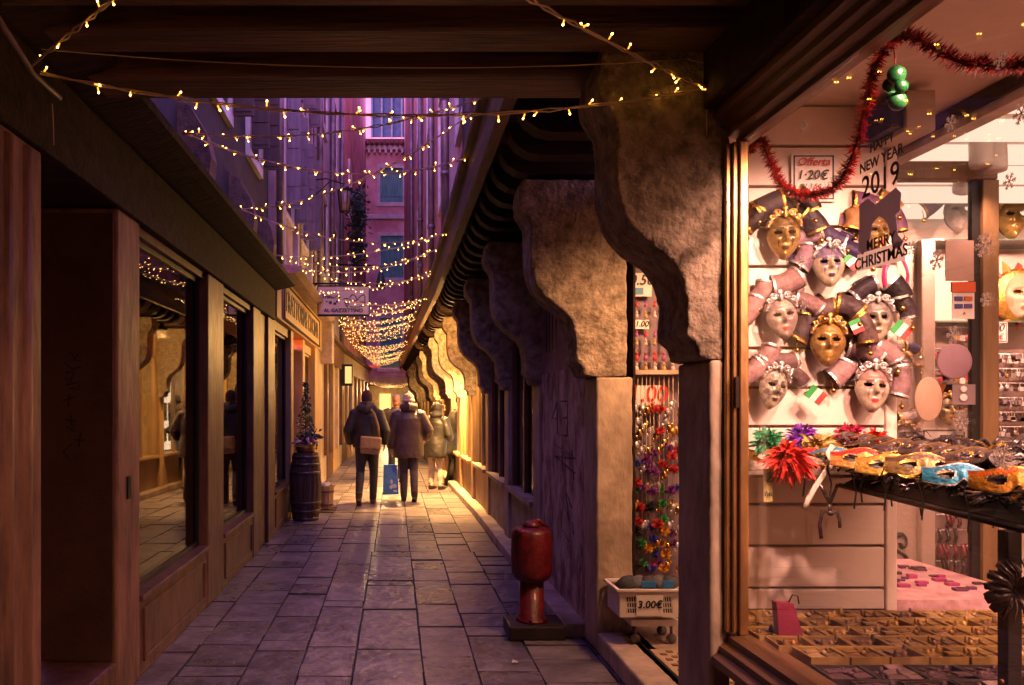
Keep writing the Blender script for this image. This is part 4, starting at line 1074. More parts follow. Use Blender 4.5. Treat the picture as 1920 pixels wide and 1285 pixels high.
tag(mb.build('tinsel_strands', mat('red_foil', (.45,.008,.012), .22, .75, var=.4, scale=60, bump=0), t), kind='stuff')
MB().tube(gpts, .004, 5).build('core_wire', flat('red_wire', (.2,.01,.01), .5), t)
t = thing('clover_bauble', onX(1678,170,1.5), 'pair of glossy green clover baubles hanging on a thread by the garland', 'bauble')
GB = flat('green_gloss', (.004,.055,.014), .3, .0)
for a, b in ((1672,160),(1690,142),(1668,138)): pass
for a, b, r in ((1681,140,.028),(1668,160,.022),(1690,162,.02),(1683,190,.028),(1672,182,.018)):
    MB().ball(onX(a,b,1.5), (r,r*.7,r), 14, 10).build('lobe', GB, t)
MB().tube([onX(1674,85,1.5), onX(1679,110,1.5), onX(1678,130,1.5)], .002, 5).build('thread', flat('red_wire', (.2,.01,.01), .5), t)
# beige loudspeaker box under the ceiling
a = at(1700, 245, 3.2); b = at(1755, 168, 3.2)
t = thing('speaker_box', (a[0], 3.25, a[2]), 'small beige loudspeaker box fixed below the shop ceiling', 'speaker')
BEIGE = flat('beige_plastic', (.45,.36,.27), .5)
MB().box(a[0], b[0], 3.2, 3.5, a[2], b[2]).build('cabinet', BEIGE, t, .006)
MB().box(a[0]+.02, b[0]-.02, 3.3, 3.36, b[2], 2.795).build('bracket', BLACK, t)
MB().box(a[0]-.05, a[0]-.002, 3.22, 3.4, a[2]+.02, b[2]-.02).build('grille', BLACK, t)

# ---- stickers on the glass
GX = 1.346
LILAC = vinyl('lilac_vinyl', (.42,.36,.42)); DARKV = vinyl('dark_vinyl', (.13,.09,.11)); WHITEV = vinyl('white_vinyl', (.85,.80,.78), .6); GREYV = vinyl('backing_vinyl', (.62,.56,.56))
def gz(px, py): return onX(px, py, GX)
t = thing('new_year_sticker', gz(1650, 360), 'window sticker wishing a happy new year 2019', 'sticker')
for txt, px, py, s in (('HAPPY', 1653, 268, .036), ('NEW YEAR', 1651, 299, .040), ('2019', 1650, 340, .088)):
    text(txt, s, DARKV, frame_glass(Vector(gz(px, py))), t, 'lettering', 0, .0006, .0006)
t = thing('christmas_sticker', gz(1650, 500), 'grey bow shaped window sticker wishing a merry christmas', 'sticker')
bowp = [(1612,425),(1612,385),(1628,372),(1642,384),(1652,376),(1680,352),(1690,362),(1688,395),(1680,402),(1684,440),(1694,452),(1690,462),(1675,470),(1670,435),(1662,412),(1648,405),(1636,420),(1630,462),(1618,478),(1610,470)]
q = MB(); P = [gz(a,b) for a,b in bowp]; n = len(P)
q.add([(GX, p[1], p[2]) for p in P] + [(GX-.0012, p[1], p[2]) for p in P], [tuple(reversed(range(n))), tuple(range(n,2*n))] + [(i,(i+1) % n,n+(i+1) % n,n+i) for i in range(n)])
q.build('bow', LILAC, t)
q = MB(); a, b = gz(1606,500), gz(1697,465)
q.add([(GX-.0002,)+gz(1608,478)[1:], (GX-.0002,)+gz(1697,450)[1:], (GX-.0002,)+gz(1697,488)[1:], (GX-.0002,)+gz(1608,510)[1:]], [(0,1,2,3)]); q.build('backing_film', GREYV, t)
for txt, px, py, s in (('MERRY', 1652, 454, .042), ('CHRISTMAS', 1651, 484, .046)):
    p = Vector(gz(px, py)); p.x = GX-.002
    text(txt, s, DARKV, frame_glass(p), t, 'lettering', 0, .0006, .0008)
def snow(label, px, py, r):
    p = gz(px, py); Y = p[1]; s = r*Y/F
    t = thing('snowflake_sticker', p, label, 'sticker', 'white snowflake stickers on the shop glass')
    q = MB()
    def bar(a, r0, r1, w, off=(0,0)):
        c, sn = math.cos(a), math.sin(a)
        vs = [(GX+.0, Y+off[0]+c*rr-sn*ww, p[2]+off[1]+sn*rr+c*ww) for rr, ww in ((r0,-w),(r1,-w),(r1,w),(r0,w))]
        q.add(vs + [(GX-.001,)+v[1:] for v in vs], [(0,1,2,3),(7,6,5,4),(0,4,5,1),(1,5,6,2),(2,6,7,3),(3,7,4,0)])
    for k in range(6):
        a = k*math.pi/3
        bar(a, 0, s, s*.06)
        for rr in (.45, .72):
            off = (math.cos(a)*s*rr, math.sin(a)*s*rr)
            bar(a+.9, 0, s*.30, s*.05, off); bar(a-.9, 0, s*.30, s*.05, off)
    q.build('flake', WHITEV, t)
for lb, px, py, r in (('large snowflake sticker over the brown door post', 1845, 460, 23), ('small snowflake sticker lower on the brown door post', 1848, 562, 14), ('snowflake sticker below the gold and black mask', 1503, 492, 13),
        ('snowflake sticker beside the camera warning sign', 1801, 790, 22), ('large snowflake sticker right of the door post by the rack', 1880, 858, 26), ('snowflake sticker in front of the blue jester hat', 1893, 340, 16),
        ('pale snowflake sticker beside the card payment sign', 1757, 488, 20), ('snowflake sticker above the lilac disc', 1787, 628, 18), ('snowflake sticker over the tinsel garland', 1876, 112, 18),
        ('snowflake sticker at the upper edge above the spotlights', 1916, 212, 22), ('small snowflake sticker near the violet mask hat', 1563, 465, 11), ('tiny snowflake sticker left under the tinsel loop', 1505, 238, 12), ('snowflake sticker beside the second spotlight', 1782, 232, 16), ('small snowflake sticker right of the greeting sticker', 1709, 465, 14), ('snowflake sticker beside the silver mask', 1507, 575, 13)):
    snow(lb, px, py, r)
# discs and ovals behind the glass door
def disc(name, label, px, py, Y, rx, ry, m, cat='tag'):
    p = at(px, py, Y); k = Y/F
    q = MB().lathe([(.93*rx*k,-.004),(rx*k,0),(rx*k,.006)], (0,0,0), 32, axis='y')
    q.xf(Matrix.Translation(p) @ Matrix.Diagonal((1,1,ry/rx,1)))
    tag(q.build(name, m), label, cat)
disc('paper_disc', 'round lilac paper disc hanging on the glass door', 1790, 678, 3.93, 33, 33, flat('lilac_paper', (.28,.17,.22), .7))
disc('paper_oval', 'tall tan paper oval hanging beside the lilac disc', 1741, 749, 3.92, 26, 42, flat('tan_paper', (.48,.33,.24), .7))
card('paper_sheet', 'blank taupe paper sheet taped to the glass door', 1773, 1826, 451, 527, 3.93, flat('taupe_paper', (.36,.24,.20), .7), 'sheet')
t = card('payment_sign', 'white card payment sign with orange header on the glass door', 1786, 1827, 545, 598, 3.93, PAPER, 'sign')
a, b = at(1784, 548, 3.925), at(1828, 529, 3.925); MB().box(a[0], b[0], 3.92, 3.93, a[2], b[2]).build('header', flat('orange_header', (.55,.10,.03), .5), t)
for i, (px, py, c) in enumerate(((1799,560,(.05,.05,.2)),(1817,560,(.5,.12,.03)),(1799,574,(.05,.05,.25)),(1817,574,(.1,.05,.2)))):
    a, b = at(px-7, py+4, 3.92), at(px+7, py-4, 3.92); MB().box(a[0], b[0], 3.922, 3.93, a[2], b[2]).build('card_logo', flat('logo%d' % i, c, .5), t)
text('A', .02, INK, frame_front(Vector(at(1808, 588, 3.925))), t)
t = card('price_sign', 'white price sign with red border ending in 00 on the back shelf', 1846, 1889, 604, 643, 5.0, PAPER, 'price sign', border=REDINK); put(t, '00', 1872, 615, 4.995, 15); put(t, '€', 1876, 632, 4.995, 11, REDINK)
t = card('snowman_tag', 'grey tag with white snowman outline on glass door', 1786, 1829, 721, 759, 3.95, flat('grey_tag', (.22,.16,.17), .6), 'tag')
q = MB(); q.lathe([(.014,-.003),(.021,0)], at(1807,746,3.945), 16, axis='y'); q.lathe([(.012,-.003),(.018,0)], at(1807,730,3.945), 16, axis='y'); q.build('snowman', PAPER, t)
t = card('camera_sign', 'white video surveillance area sign standing behind the masks', 1727, 1813, 802, 850, 4.2, PAPER, 'sign', border=flat('brown_line', (.15,.08,.06), .6))
a, b = at(1765, 834, 4.19), at(1806, 816, 4.19); q = MB()
for x0, x1, z0, z1 in ((a[0],b[0],a[2],a[2]+.004),(a[0],b[0],b[2]-.004,b[2]),(a[0],a[0]+.004,a[2]+.004,b[2]-.004),(b[0]-.004,b[0],a[2]+.004,b[2]-.004)): q.box(x0,x1,4.19,4.2,z0,z1)
q.ball(at(1780,825,4.19), (.014,.006,.014), 10, 8); q.build('camera_symbol', INK, t)
text('3', .03, INK, frame_front(Vector(at(1790,825,4.19))), t); text('AREA', .035, INK, frame_front(Vector(at(1788,843,4.19))), t)
# curled black hair poster beside slatwall
p = thing('curl_poster', at(1690, 1065, 4.5), 'black curl drawing on the taupe panel beside the slatwall', 'poster')
q = MB()
for ln in ([(1676,1010),(1684,1003),(1694,1003),(1700,1012),(1699,1024),(1692,1028),(1688,1018)], [(1676,1060),(1690,1064),(1700,1058),(1698,1044),(1686,1036),(1678,1030)]):
    q.tube(spline([at(a,b,4.535) for a,b in ln], 4), [(.013,.004)]*((len(ln)-1)*4+1), 6)
q.build('curl', INK, p)

# ---- racks of key rings and bracelets at the back
def rack(label, x0px, x1px, y0, y1, Y, rows, cols, name, mats_, w=.5):
    a, b = at(x0px, y1, Y), at(x1px, y0, Y)
    t = thing(name, ((a[0]+b[0])/2, Y, a[2]), label, 'rack')
    MB().box(a[0], b[0], Y+.03, Y+.05, a[2], b[2]).build('back_board', flat('rack_board', (.25,.17,.15), .5), t)
    for r in range(rows):
        z = b[2] - (b[2]-a[2])*(r+.35)/rows
        MB().tube([(a[0],Y,z), (b[0],Y,z)], .005, 6).build('bar', SILVER, t)
    for mi, m in enumerate(mats_):
        q = MB()
        for r in range(rows):
            z = b[2] - (b[2]-a[2])*(r+.35)/rows; h = (b[2]-a[2])/rows
            for c in range(cols):
                if (r*7+c*3+grnd.randint(0,1)) % len(mats_) != mi: continue
                x = a[0]+(b[0]-a[0])*(c+.5)/cols; s = (b[0]-a[0])/cols*w
                zz = z-h*grnd.uniform(.25,.55)
                if name == 'bracelet_rack': q.tube([(x, Y-.004, z+.01), (x+grnd.uniform(-.003,.003), Y-.022, zz), (x, Y-.004, z-h*.8)], s, 6)
                else:
                    q.tube([(x, Y-.004, z), (x, Y-.006, zz)], .002, 4)
                    if grnd.random() < .5: q.ball((x, Y-.012, zz), (s, s*.5, s*1.2), 7, 5)
                    else: q.box(x-s, x+s, Y-.02, Y-.005, zz-s, zz+s)
        if q.v: tag(q.build('trinkets', m, t), kind='stuff')
    return t
TR = [SILVER, flat('tr_dark', (.05,.03,.05), .3), GOLD, flat('tr_red', (.35,.03,.04), .3), flat('tr_white', (.7,.62,.58), .3)]
rack('glittering rack of silver key rings behind the rack masks', 1858, 2010, 655, 900, 5.05, 9, 30, 'keyring_rack', TR[:3]+[SILVER, TR[4]], .75)
rack('rack of dark red bracelets seen through the glass door', 1756, 1822, 955, 1100, 4.7, 5, 9, 'bracelet_rack', [flat('garnet', (.10,.01,.02), .2), flat('dark_bead', (.03,.015,.02), .2), flat('garnet2', (.18,.02,.03), .2)])
rack('small trinket shelves behind the lilac disc', 1746, 1826, 600, 720, 5.1, 3, 8, 'trinket_rack', TR)
t = thing('pink_tray', at(1775, 1145, 3.9), 'pink tray strewn with small dark magnets on the shop counter', 'tray')
a, b = at(1672, 1150, 3.55), at(1890, 1100, 4.4)
z = .66
MB().box(2.16, 2.86, 3.50, 4.45, .58, z).build('tray_board', mat('pink_marble', (.55,.28,.33), .4, var=.3, scale=14, col2=(.72,.45,.48)), t)
for k in range(46):
    x, y = grnd.uniform(2.2,2.82), grnd.uniform(3.52,4.4); s = grnd.uniform(.014,.03)
    MB().box(x-s, x+s, y-s*.6, y+s*.6, z, z+grnd.uniform(.006,.02)).build('magnet', flat('mag%d' % (k % 3), [(.10,.03,.08),(.3,.04,.14),(.05,.03,.03)][k % 3], .4), t, .003)

# ---- boxes in rows on the display deck
def trinket_mb(w, d, h, seed):
    r = random.Random(seed); mb = MB()
    t = .006
    mb.box(-w/2, w/2, -d/2, d/2, 0, h*.5, 0)
    for x0, x1, y0, y1 in ((-w/2,w/2,-d/2,-d/2+t),(-w/2,w/2,d/2-t,d/2),(-w/2,-w/2+t,-d/2+t,d/2-t),(w/2-t,w/2,-d/2+t,d/2-t)): mb.box(x0,x1,y0,y1,h*.5,h,0)
    c = MB()
    for k in range(9):
        s = (r.uniform(.22,.42)*w, r.uniform(.22,.42)*d, h*r.uniform(.06,.16)); st_ = len(c.v)
        c.box(-s[0]/2, s[0]/2, -s[1]/2, s[1]/2, -s[2]/2, s[2]/2)
        c.xf(Matrix.Translation((r.uniform(-.33,.33)*w, r.uniform(-.33,.33)*d, h*r.uniform(.6,1.0))) @ Matrix.Rotation(r.uniform(-.16,.16), 4, 'X') @ Matrix.Rotation(r.uniform(-.14,.14), 4, 'Y') @ Matrix.Rotation(r.uniform(-.15,.15)+1.57*r.randint(0,1), 4, 'Z'), st_)
    for k in range(3):
        st_ = len(c.v); c.ball((r.uniform(-.35,.35)*w, r.uniform(-.35,.35)*d, h*.95), (r.uniform(.05,.10)*w, r.uniform(.05,.1)*d, h*r.uniform(.2,.5)), 6, 4)
    return mb, c
CARDG = mat('gold_card', (.42,.26,.08), .4, .3, var=.35, scale=10, bump=.1); CARDD = mat('dark_card', (.05,.035,.035), .5, var=.4, scale=10)
CONT = [mat('cont%d' % i, c, .4, m_, var=.6, scale=30, bump=.3) for i, (c, m_) in enumerate((((.46,.28,.08),.5),((.16,.085,.04),0),((.40,.26,.12),.3),((.30,.16,.05),.5)))]
CONTD = [mat('contd%d' % i, c, .45, 0, var=.5, scale=25, bump=.3) for i, c in enumerate(((.30,.19,.20),(.14,.07,.09),(.40,.28,.28)))]
def boxes(rows, w, d, h, m, conts, label, group, name):
    protos = [trinket_mb(w, d, h, 40+i) for i in range(4)]
    mesh = [(a.mesh(name, m), [b.mesh('contents', c) for c in conts]) for a, b in protos]
    n = 0
    for ri, (y, z, x0, x1) in enumerate(rows):
        x = x0; n = 0
        while x < x1:
            ms, cs = grnd.choice(mesh)
            t = thing(name, (x, y, z), label % (ORD[n], ORD[ri]), 'box', group, w=False, rot=(0,0,R(grnd.uniform(-4,4))))
            for nm, me in (('tray', ms), ('contents', grnd.choice(cs))):
                o = bpy.data.objects.new(nm, me); scene.collection.objects.link(o); o.parent = t
            x += w*1.02; n += 1
boxes([(3.34,.585,1.44,2.85), (3.21,.585,1.44,2.85), (3.08,.585,1.44,2.75), (2.95,.585,1.46,2.65), (2.82,.585,1.50,2.55)], .135, .125, .055, CARDG, CONT, '%s gold trinket box from the left in the %s gold row from the slatwall', 'gold trinket boxes on the deck', 'trinket_box')
boxes([(2.66,.582,1.50,2.45), (2.50,.582,1.55,2.4), (2.34,.582,1.6,2.3), (2.18,.582,1.65,2.2)], .16, .15, .04, CARDD, CONTD, '%s dark jewellery box from the left in the %s dark row behind the glass', 'dark jewellery boxes on the deck', 'jewellery_box')
t = thing('gift_bag', at(1478, 1188, 3.1), 'little dark red paper gift bag standing among the gold boxes', 'bag')
p = at(1476, 1190, 3.05)
MB().prism([(p[0]-.045,.64),(p[0]+.045,.64),(p[0]+.01,.76),(p[0]-.055,.765)], 'y', 3.02, 3.06).build('paper_body', flat('dark_red_paper', (.24,.02,.05), .45), t, .003)
MB().tube([(p[0]+.0,3.04,.76),(p[0]+.015,3.04,.79),(p[0]+.035,3.04,.785),(p[0]+.04,3.04,.755)], .003, 6).build('handle', BLACK, t)
t = thing('ribbon_rosette', at(1900, 1140, 2.18), 'black ribbon rosette tied to the rack post', 'rosette')
q = MB()
c = Vector(at(1903, 1105, 2.17))
for k in range(26):
    a = k*.83; q.tube([c, c+Vector((math.cos(a)*.05, -.02, math.sin(a)*.05)), c+Vector((math.cos(a+.2)*.085, .0, math.sin(a+.2)*.085))], [(.014,.002),(.02,.002),(.01,.002)], 6)
q.build('petals', MATS['black_satin'], t)
q = MB()
c = at(1905, 1235, 2.0)
for k in range(90):
    q.ball((c[0]+grnd.gauss(0,.03), c[1]+grnd.gauss(0,.03), .66+abs(grnd.gauss(0,.06))), grnd.uniform(.005,.012), 6, 4)
t = thing('bead_heap', (c[0], c[1], .6), 'heap of colourful beads at the foot of rack post', 'beads', kind='stuff')
q.build('beads', mat('mixed_beads', (.4,.05,.04), .25, .2, var=.5, scale=60, bump=0, col2=(.6,.45,.12)), t)

# ================================================================== DOORWAY OF THE SHOP
BD = thing('goods_board', (1.65, 5.05, .13), 'violet grey board in the doorway behind the hanging trinkets', 'display board')
MB().box(1.47, 2.1, 5.06, 5.10, .13, 2.75).build('board', mat('violet_board', (.20,.14,.17), .6, var=.15), BD)
MB().box(1.462, 1.475, 4.9, 5.06, .13, 2.7).build('side_strip', DARKWOOD, BD)
DY = 5.0
t = card('trinket_sign', 'ragged white price card reading 0.50 at the top of the doorway goods', 1179, 1222, 512, 556, DY, PAPER, 'price tag'); put(t, '0.50', 1202, 526, DY-.004, 20, INK, .25, .3)
a, b = at(1186,552,DY-.003), at(1206,540,DY-.003); MB().box(a[0],b[0],DY-.006,DY,a[2],b[2]).build('blue_patch', flat('blue_patch', (.03,.2,.35), .5), t)
t = card('trinket_sign', 'ragged card reading 1.00 among the figurines in the doorway', 1189, 1217, 600, 617, DY, PAPER, 'price tag'); put(t, '1.00', 1203, 608, DY-.004, 11, INK, .2, .2)
t = card('price_board', 'white card with large red 1.00 in the doorway', 1190, 1240, 723, 761, DY-.02, PAPER, 'price tag'); put(t, '1.00', 1215, 740, DY-.025, 32, REDINK, .1, .5)
# rows of little figurines on a shelf
fs = thing('figurine_shelf', at(1230, 700, 5.0), 'narrow shelf edge below the rows of tiny figurines in the doorway', 'shelf')
a, b = at(1186, 703, DY), at(1300, 695, DY); MB().box(a[0], b[0], 4.93, 5.055, a[2], b[2]).build('shelf_board', PILLAR, fs)
figm = [flat('fig%d' % i, c, .35) for i, c in enumerate(((.5,.04,.05),(.6,.5,.45),(.35,.08,.25),(.45,.3,.1)))]
for r, py in enumerate((570, 590, 626, 642, 668, 688)):
    for c in range(5):
        px = 1194 + c*17; q = MB(); p = at(px, py, DY-.02)
        s = .02 if r < 4 else .028
        q.lathe([(s*.6,-s),(s*.45,-s*.2),(s*.25,s*.2)], p, 8); q.ball((p[0],p[1],p[2]+s*.45), s*.36, 8, 6); q.lathe([(s*.5,s*.6),(s*.2,s*.75),(s*.05,s*1.3)], p, 8)
        tag(q.build('figurine', figm[(r+c*2) % 4]), '%s tiny figurine from the pillar in the %s row above the doorway shelf' % (ORD[c], ORD[r]), 'figurine', 'figurines in the doorway')
# hanging strands of pompoms and charms
cols = {'charm': [(.55,.36,.10),(.6,.45,.25)], 'red': [(.45,.02,.02)], 'purple': [(.16,.02,.20)], 'blue': [(.03,.03,.30)], 'green': [(.04,.26,.05)], 'yellow': [(.65,.30,.02)], 'dark': [(.02,.015,.02)]}
def pom(c, r, col, n=46):
    mb = MB()
    for k in range(n):
        d = Vector((grnd.gauss(0,1), grnd.gauss(0,1), grnd.gauss(0,1))).normalized(); s = d.orthogonal().normalized()*r*.16
        o = Vector(c); mb.add([o-s, o+s, o+d*r*grnd.uniform(.7,1.1)+s*.6, o+d*r*.85-s*.6], [(0,1,2,3)])
    return mb
strands = [(1196, [('charm',790),('charm',812),('charm',835),('blue',868),('red',905),('red',952),('red',978),('dark',997),('dark',1022),('dark',1058)], 'first hanging strand of pompoms beside the pillar'),
           (1212, [('charm',770),('charm',800),('charm',845),('purple',862),('purple',880),('charm',912),('charm',956),('charm',985)], 'second hanging strand with brass charms in the doorway'),
           (1226, [('red',765),('charm',818),('purple',850),('purple',885),('purple',920),('dark',946),('blue',1010),('blue',1038),('blue',1065)], 'third hanging strand ending in blue pompoms'),
           (1245, [('charm',790),('charm',830),('red',870),('charm',890),('green',918),('green',945),('green',975),('yellow',995),('yellow',1018),('yellow',1040),('yellow',1065)], 'fourth hanging strand of green and yellow pompoms'),
           (1262, [('charm',760),('charm',810),('charm',835),('red',855),('red',880),('charm',925),('charm',952),('purple',1000),('purple',1020)], 'fifth hanging strand nearest the front pillar')]
kinds_ = ['charm','charm','purple','charm','charm','red','charm','blue','green','charm','yellow','dark']
for px, lb in ((1188, 'hanging strand of mixed charms closest to the stone pillar'), (1204, 'mixed strand between the first and second pompom strands'), (1219, 'mixed strand between the brass charm and blue pompom strands'), (1236, 'mixed strand left of the green and yellow pompoms'), (1254, 'mixed strand right of the green and yellow pompoms'), (1272, 'mixed strand half hidden behind the front pillar')):
    strands.append((px, [(grnd.choice(kinds_[:6] if y_ < 900 else kinds_), y_ + grnd.uniform(-6,6)) for y_ in range(772, 1075, 36)], lb))
for px, its, lb in strands:
    t = thing('trinket_strand', at(px, 1080, 4.96), lb, 'strand')
    MB().tube([at(px, 706, 4.96), at(px, its[-1][1]+8, 4.96)], .002, 4).build('string', WIRE, t)
    for kind, py in its:
        c = at(px+grnd.uniform(-4,4), py, 4.95+grnd.uniform(-.03,.03))
        if kind == 'charm':
            q = MB().ball(c, (.019,.012,.026), 8, 6).ball((c[0]+.018,c[1],c[2]+.02), (.010,.006,.014), 7, 5).ball((c[0]-.016,c[1],c[2]-.024), (.009,.006,.013), 7, 5)
            q.build('charm', [GOLD, SILVER, BELL][int(py) % 3], t)
        else:
            pom(c, grnd.uniform(.028,.042), None, 90).build('pompom', mat('pom_'+kind, cols[kind][0], .8, var=.3, scale=40, bump=0), t)
# basket of folded goods on a trolley
B0 = at(1211, 1130, 4.72)
bx, by, bz = 1.50, 4.72, .13
k = 4.6/1500
t = thing('laundry_basket', (bx, by, bz), 'white plastic basket priced 3.00 euro on a little trolley in doorway', 'basket')
z0, z1 = at(0, 1158, 4.6)[2], at(0, 1106, 4.6)[2]
x0, x1 = at(1157,0,4.6)[0], at(1157,0,4.6)[0]+.37
PLASTIC = flat('white_plastic', (.72,.64,.58), .4)
# front wall with slanted slots: solid rim, base and ribs
q = MB()
fx0, fx1 = x0+.02, x1-.02
def fr(xa, xb, za, zb): q.box(xa, xb, 4.60, 4.606, za, zb)
H = z1-z0
fr(fx0, fx1, z0, z0+H*.16); fr(fx0-.008, fx1+.008, z1-H*.26, z1)
fr(fx0-.004, fx0+.035, z0+H*.16, z1-H*.26); fr(fx1-.035, fx1+.004, z0+H*.16, z1-H*.26)
fr(fx0+.105, fx1-.105, z0+H*.16, z1-H*.26)
for sx in (fx0+.035, fx1-.105):
    for i in range(6):
        xa = sx + i*.0135
        q.add([(xa+.003,4.600,z0+H*.16),(xa+.008,4.600,z0+H*.16),(xa+.0,4.600,z1-H*.26),(xa-.005,4.600,z1-H*.26)], [(0,1,2,3)])
    for zz in (z0+H*.34, z0+H*.54): fr(sx, sx+.07, zz-.004, zz+.004)
q.build('front_wall', PLASTIC, t)
q = MB().box(fx0, fx1, 4.606, 4.86, z0, z0+.01).box(fx0-.006, fx0, 4.6, 4.86, z0, z1).box(fx1, fx1+.006, 4.6, 4.86, z0, z1).box(fx0, fx1, 4.86, 4.866, z0, z1)
q.build('body', PLASTIC, t, .003)
q = MB().box(x0-.006, x1+.006, 4.585, 4.60, z1-.012, z1+.006).box(x0-.006, x0+.01, 4.60, 4.875, z1-.012, z1+.006).box(x1-.01, x1+.006, 4.60, 4.875, z1-.012, z1+.006).box(x0+.01,x1-.01,4.866,4.88,z1-.012,z1+.006)
q.build('rim', PLASTIC, t, .004)
q = MB().box(fx0+.088, fx1-.088, 4.590, 4.599, z0+.012, z1-.03); pc = q.build('price_card', PAPER, t)
text('3.00€', .060, INK, frame_front(Vector(((fx0+fx1)/2, 4.588, (z0+z1)/2-.005))), t, 'price_lettering', .15, .001, .0012)
for k in range(5):
    xx = fx0+.02+k*.062
    q = MB().tube([(xx, 4.63+grnd.uniform(0,.1), z1-.02), (xx+.05, 4.68, z1+.025), (xx+.10, 4.74, z1+.02)], [(.05,.022)]*3, 10)
    q.build('folded_cloth', [flat('plaid_dark', (.03,.03,.035), .8), flat('plaid_grey', (.08,.08,.09), .8)][k % 2], t)
MB().box(fx0+.004, fx1-.004, 4.612, 4.855, z0+.012, z1-.012).build('folded_cloth', flat('plaid_dark', (.03,.03,.035), .8), t)  # dark cloth block put inside to stand for the dark in the slots
MB().box(fx0+.13, fx0+.21, 4.62, 4.63, z1+.008, z1+.042).build('cloth_label', flat('blue_label', (.02,.16,.40), .5), t)
MB().box(fx0+.25, fx0+.31, 4.62, 4.63, z1+.006, z1+.045).build('cloth_label', flat('blue_label', (.02,.16,.40), .5), t)
MB().box(x0+.09, x1, 4.63, 4.84, z0-.06, z0-.022).build('trolley_deck', PLASTIC, t, .004)
q = MB()
for xx in (x0+.12, x1-.04):
    for yy in (4.65, 4.82):
        q = MB().lathe([(.028,-.01),(.03,0),(.028,.01)], (xx, yy, .13+.03), 14, axis='y'); q.tube([(xx,yy,.16),(xx,yy+.01,z0-.05)], .008, 6)
        q.build('caster', flat('grey_rubber', (.12,.11,.11), .5), t)
# doormat with a chequer weave
t = thing('doormat', (1.6, 4.2, .13), 'tan chequered doormat inside the shop threshold', 'doormat')
MB().box(1.44, 2.1, 3.55, 4.52, .128, .136).build('mat_base', flat('mat_tan', (.42,.30,.18), .9), t)
q = MB()
for i in range(13):
    for j in range(20):
        if (i+j) % 2 == 0: q.box(1.47+i*.048, 1.47+i*.048+.034, 3.58+j*.046, 3.58+j*.046+.030, .136, .1405)
tag(q.build('woven_checks', flat('mat_brown', (.16,.10,.06), .9), t), kind='stuff')
MB().box(1.425, 1.437, 3.5, 4.88, .128, .134).build('metal_edge', IRON, t)
# ================================================================== THINGS IN THE ALLEY
# red hydrant
t = thing('fire_hydrant', (.906, 5.29, 0), 'red cast iron fire hydrant by the flaking wall', 'hydrant', w=False)
RED = mat('hydrant_red', (.11,.004,.006), .45, var=.55, scale=12, bump=.3, bscale=34, coat=.1)
MB().box(-.17, .20, -.15, .15, 0, .095).build('base_block', mat('dark_iron', (.03,.018,.018), .5, .3), t, .012)
MB().lathe([(.105,.095),(.10,.11),(.082,.125),(.078,.36)], (0,0,0), 28).build('post', RED, t)
MB().lathe([(.078,.355),(.112,.375),(.128,.40),(.134,.43),(.136,.55),(.134,.665),(.128,.69),(.105,.708),(.06,.715)], (0,0,0), 32).build('barrel', RED, t)
MB().lathe([(.06,.712),(.055,.735),(.038,.752),(.012,.757)], (.0,0,0), 20).build('cap', RED, t)
MB().ball((-.075,-.06,.69), (.05,.05,.032), 12, 8).build('outlet', RED, t)
MB().tube([(-.02,0,.74),(.05,.01,.755),(.11,.01,.70)], .014, 8).build('chain_lug', RED, t)
for k in range(6):
    a = k*math.pi/3+.3; MB().lathe([(.011,0),(.011,.01),(.004,.012)], (math.cos(a)*.095, math.sin(a)*.095, .11), 6).build('bolt', RED, t)

# oak barrel
t = thing('wine_barrel', (-1.19, 10.7, 0), 'dark oak wine barrel standing outside the trattoria', 'barrel', w=False)
OAK = mat('oak_stave', (.11,.065,.04), .55, var=.5, scale=5, bump=.4, bscale=30, stretch=(4,4,.5)); HOOP = mat('hoop_iron', (.16,.12,.11), .4, .7, var=.4, scale=10)
NS = 18
def br(z): return .165 + .045*(1-((z-.45)/.45)**2)
for k in range(NS):
    a0, a1 = 2*math.pi*k/NS+.012, 2*math.pi*(k+1)/NS-.012; q = MB(); vs = []
    zl = [0, .1, .25, .45, .65, .8, .9]
    for z in zl:
        for a, rr in ((a0,0),((a0+a1)/2,.003),(a1,0),(a1,-.02),(a0,-.02)): vs.append(((br(z)+rr)*math.cos(a), (br(z)+rr)*math.sin(a), z))
    fs = [(i*5+j, i*5+(j+1) % 5, (i+1)*5+(j+1) % 5, (i+1)*5+j) for i in range(len(zl)-1) for j in range(5)] + [(4,3,2,1,0), tuple((len(zl)-1)*5+j for j in range(5))]
    q.add(vs, fs).build('stave', OAK, t)
for z in (.03, .13, .24, .64, .75, .85):
    MB().lathe([(br(z-.018)+.004,z-.018),(br(z-.018)+.008,z-.017),(br(z+.018)+.008,z+.017),(br(z+.018)+.004,z+.018)], (0,0,0), 28).build('hoop', HOOP, t)
MB().lathe([(.02,.865),(.15,.866),(.15,.875),(.02,.876)], (0,0,0), 24).build('barrel_head', OAK, t)
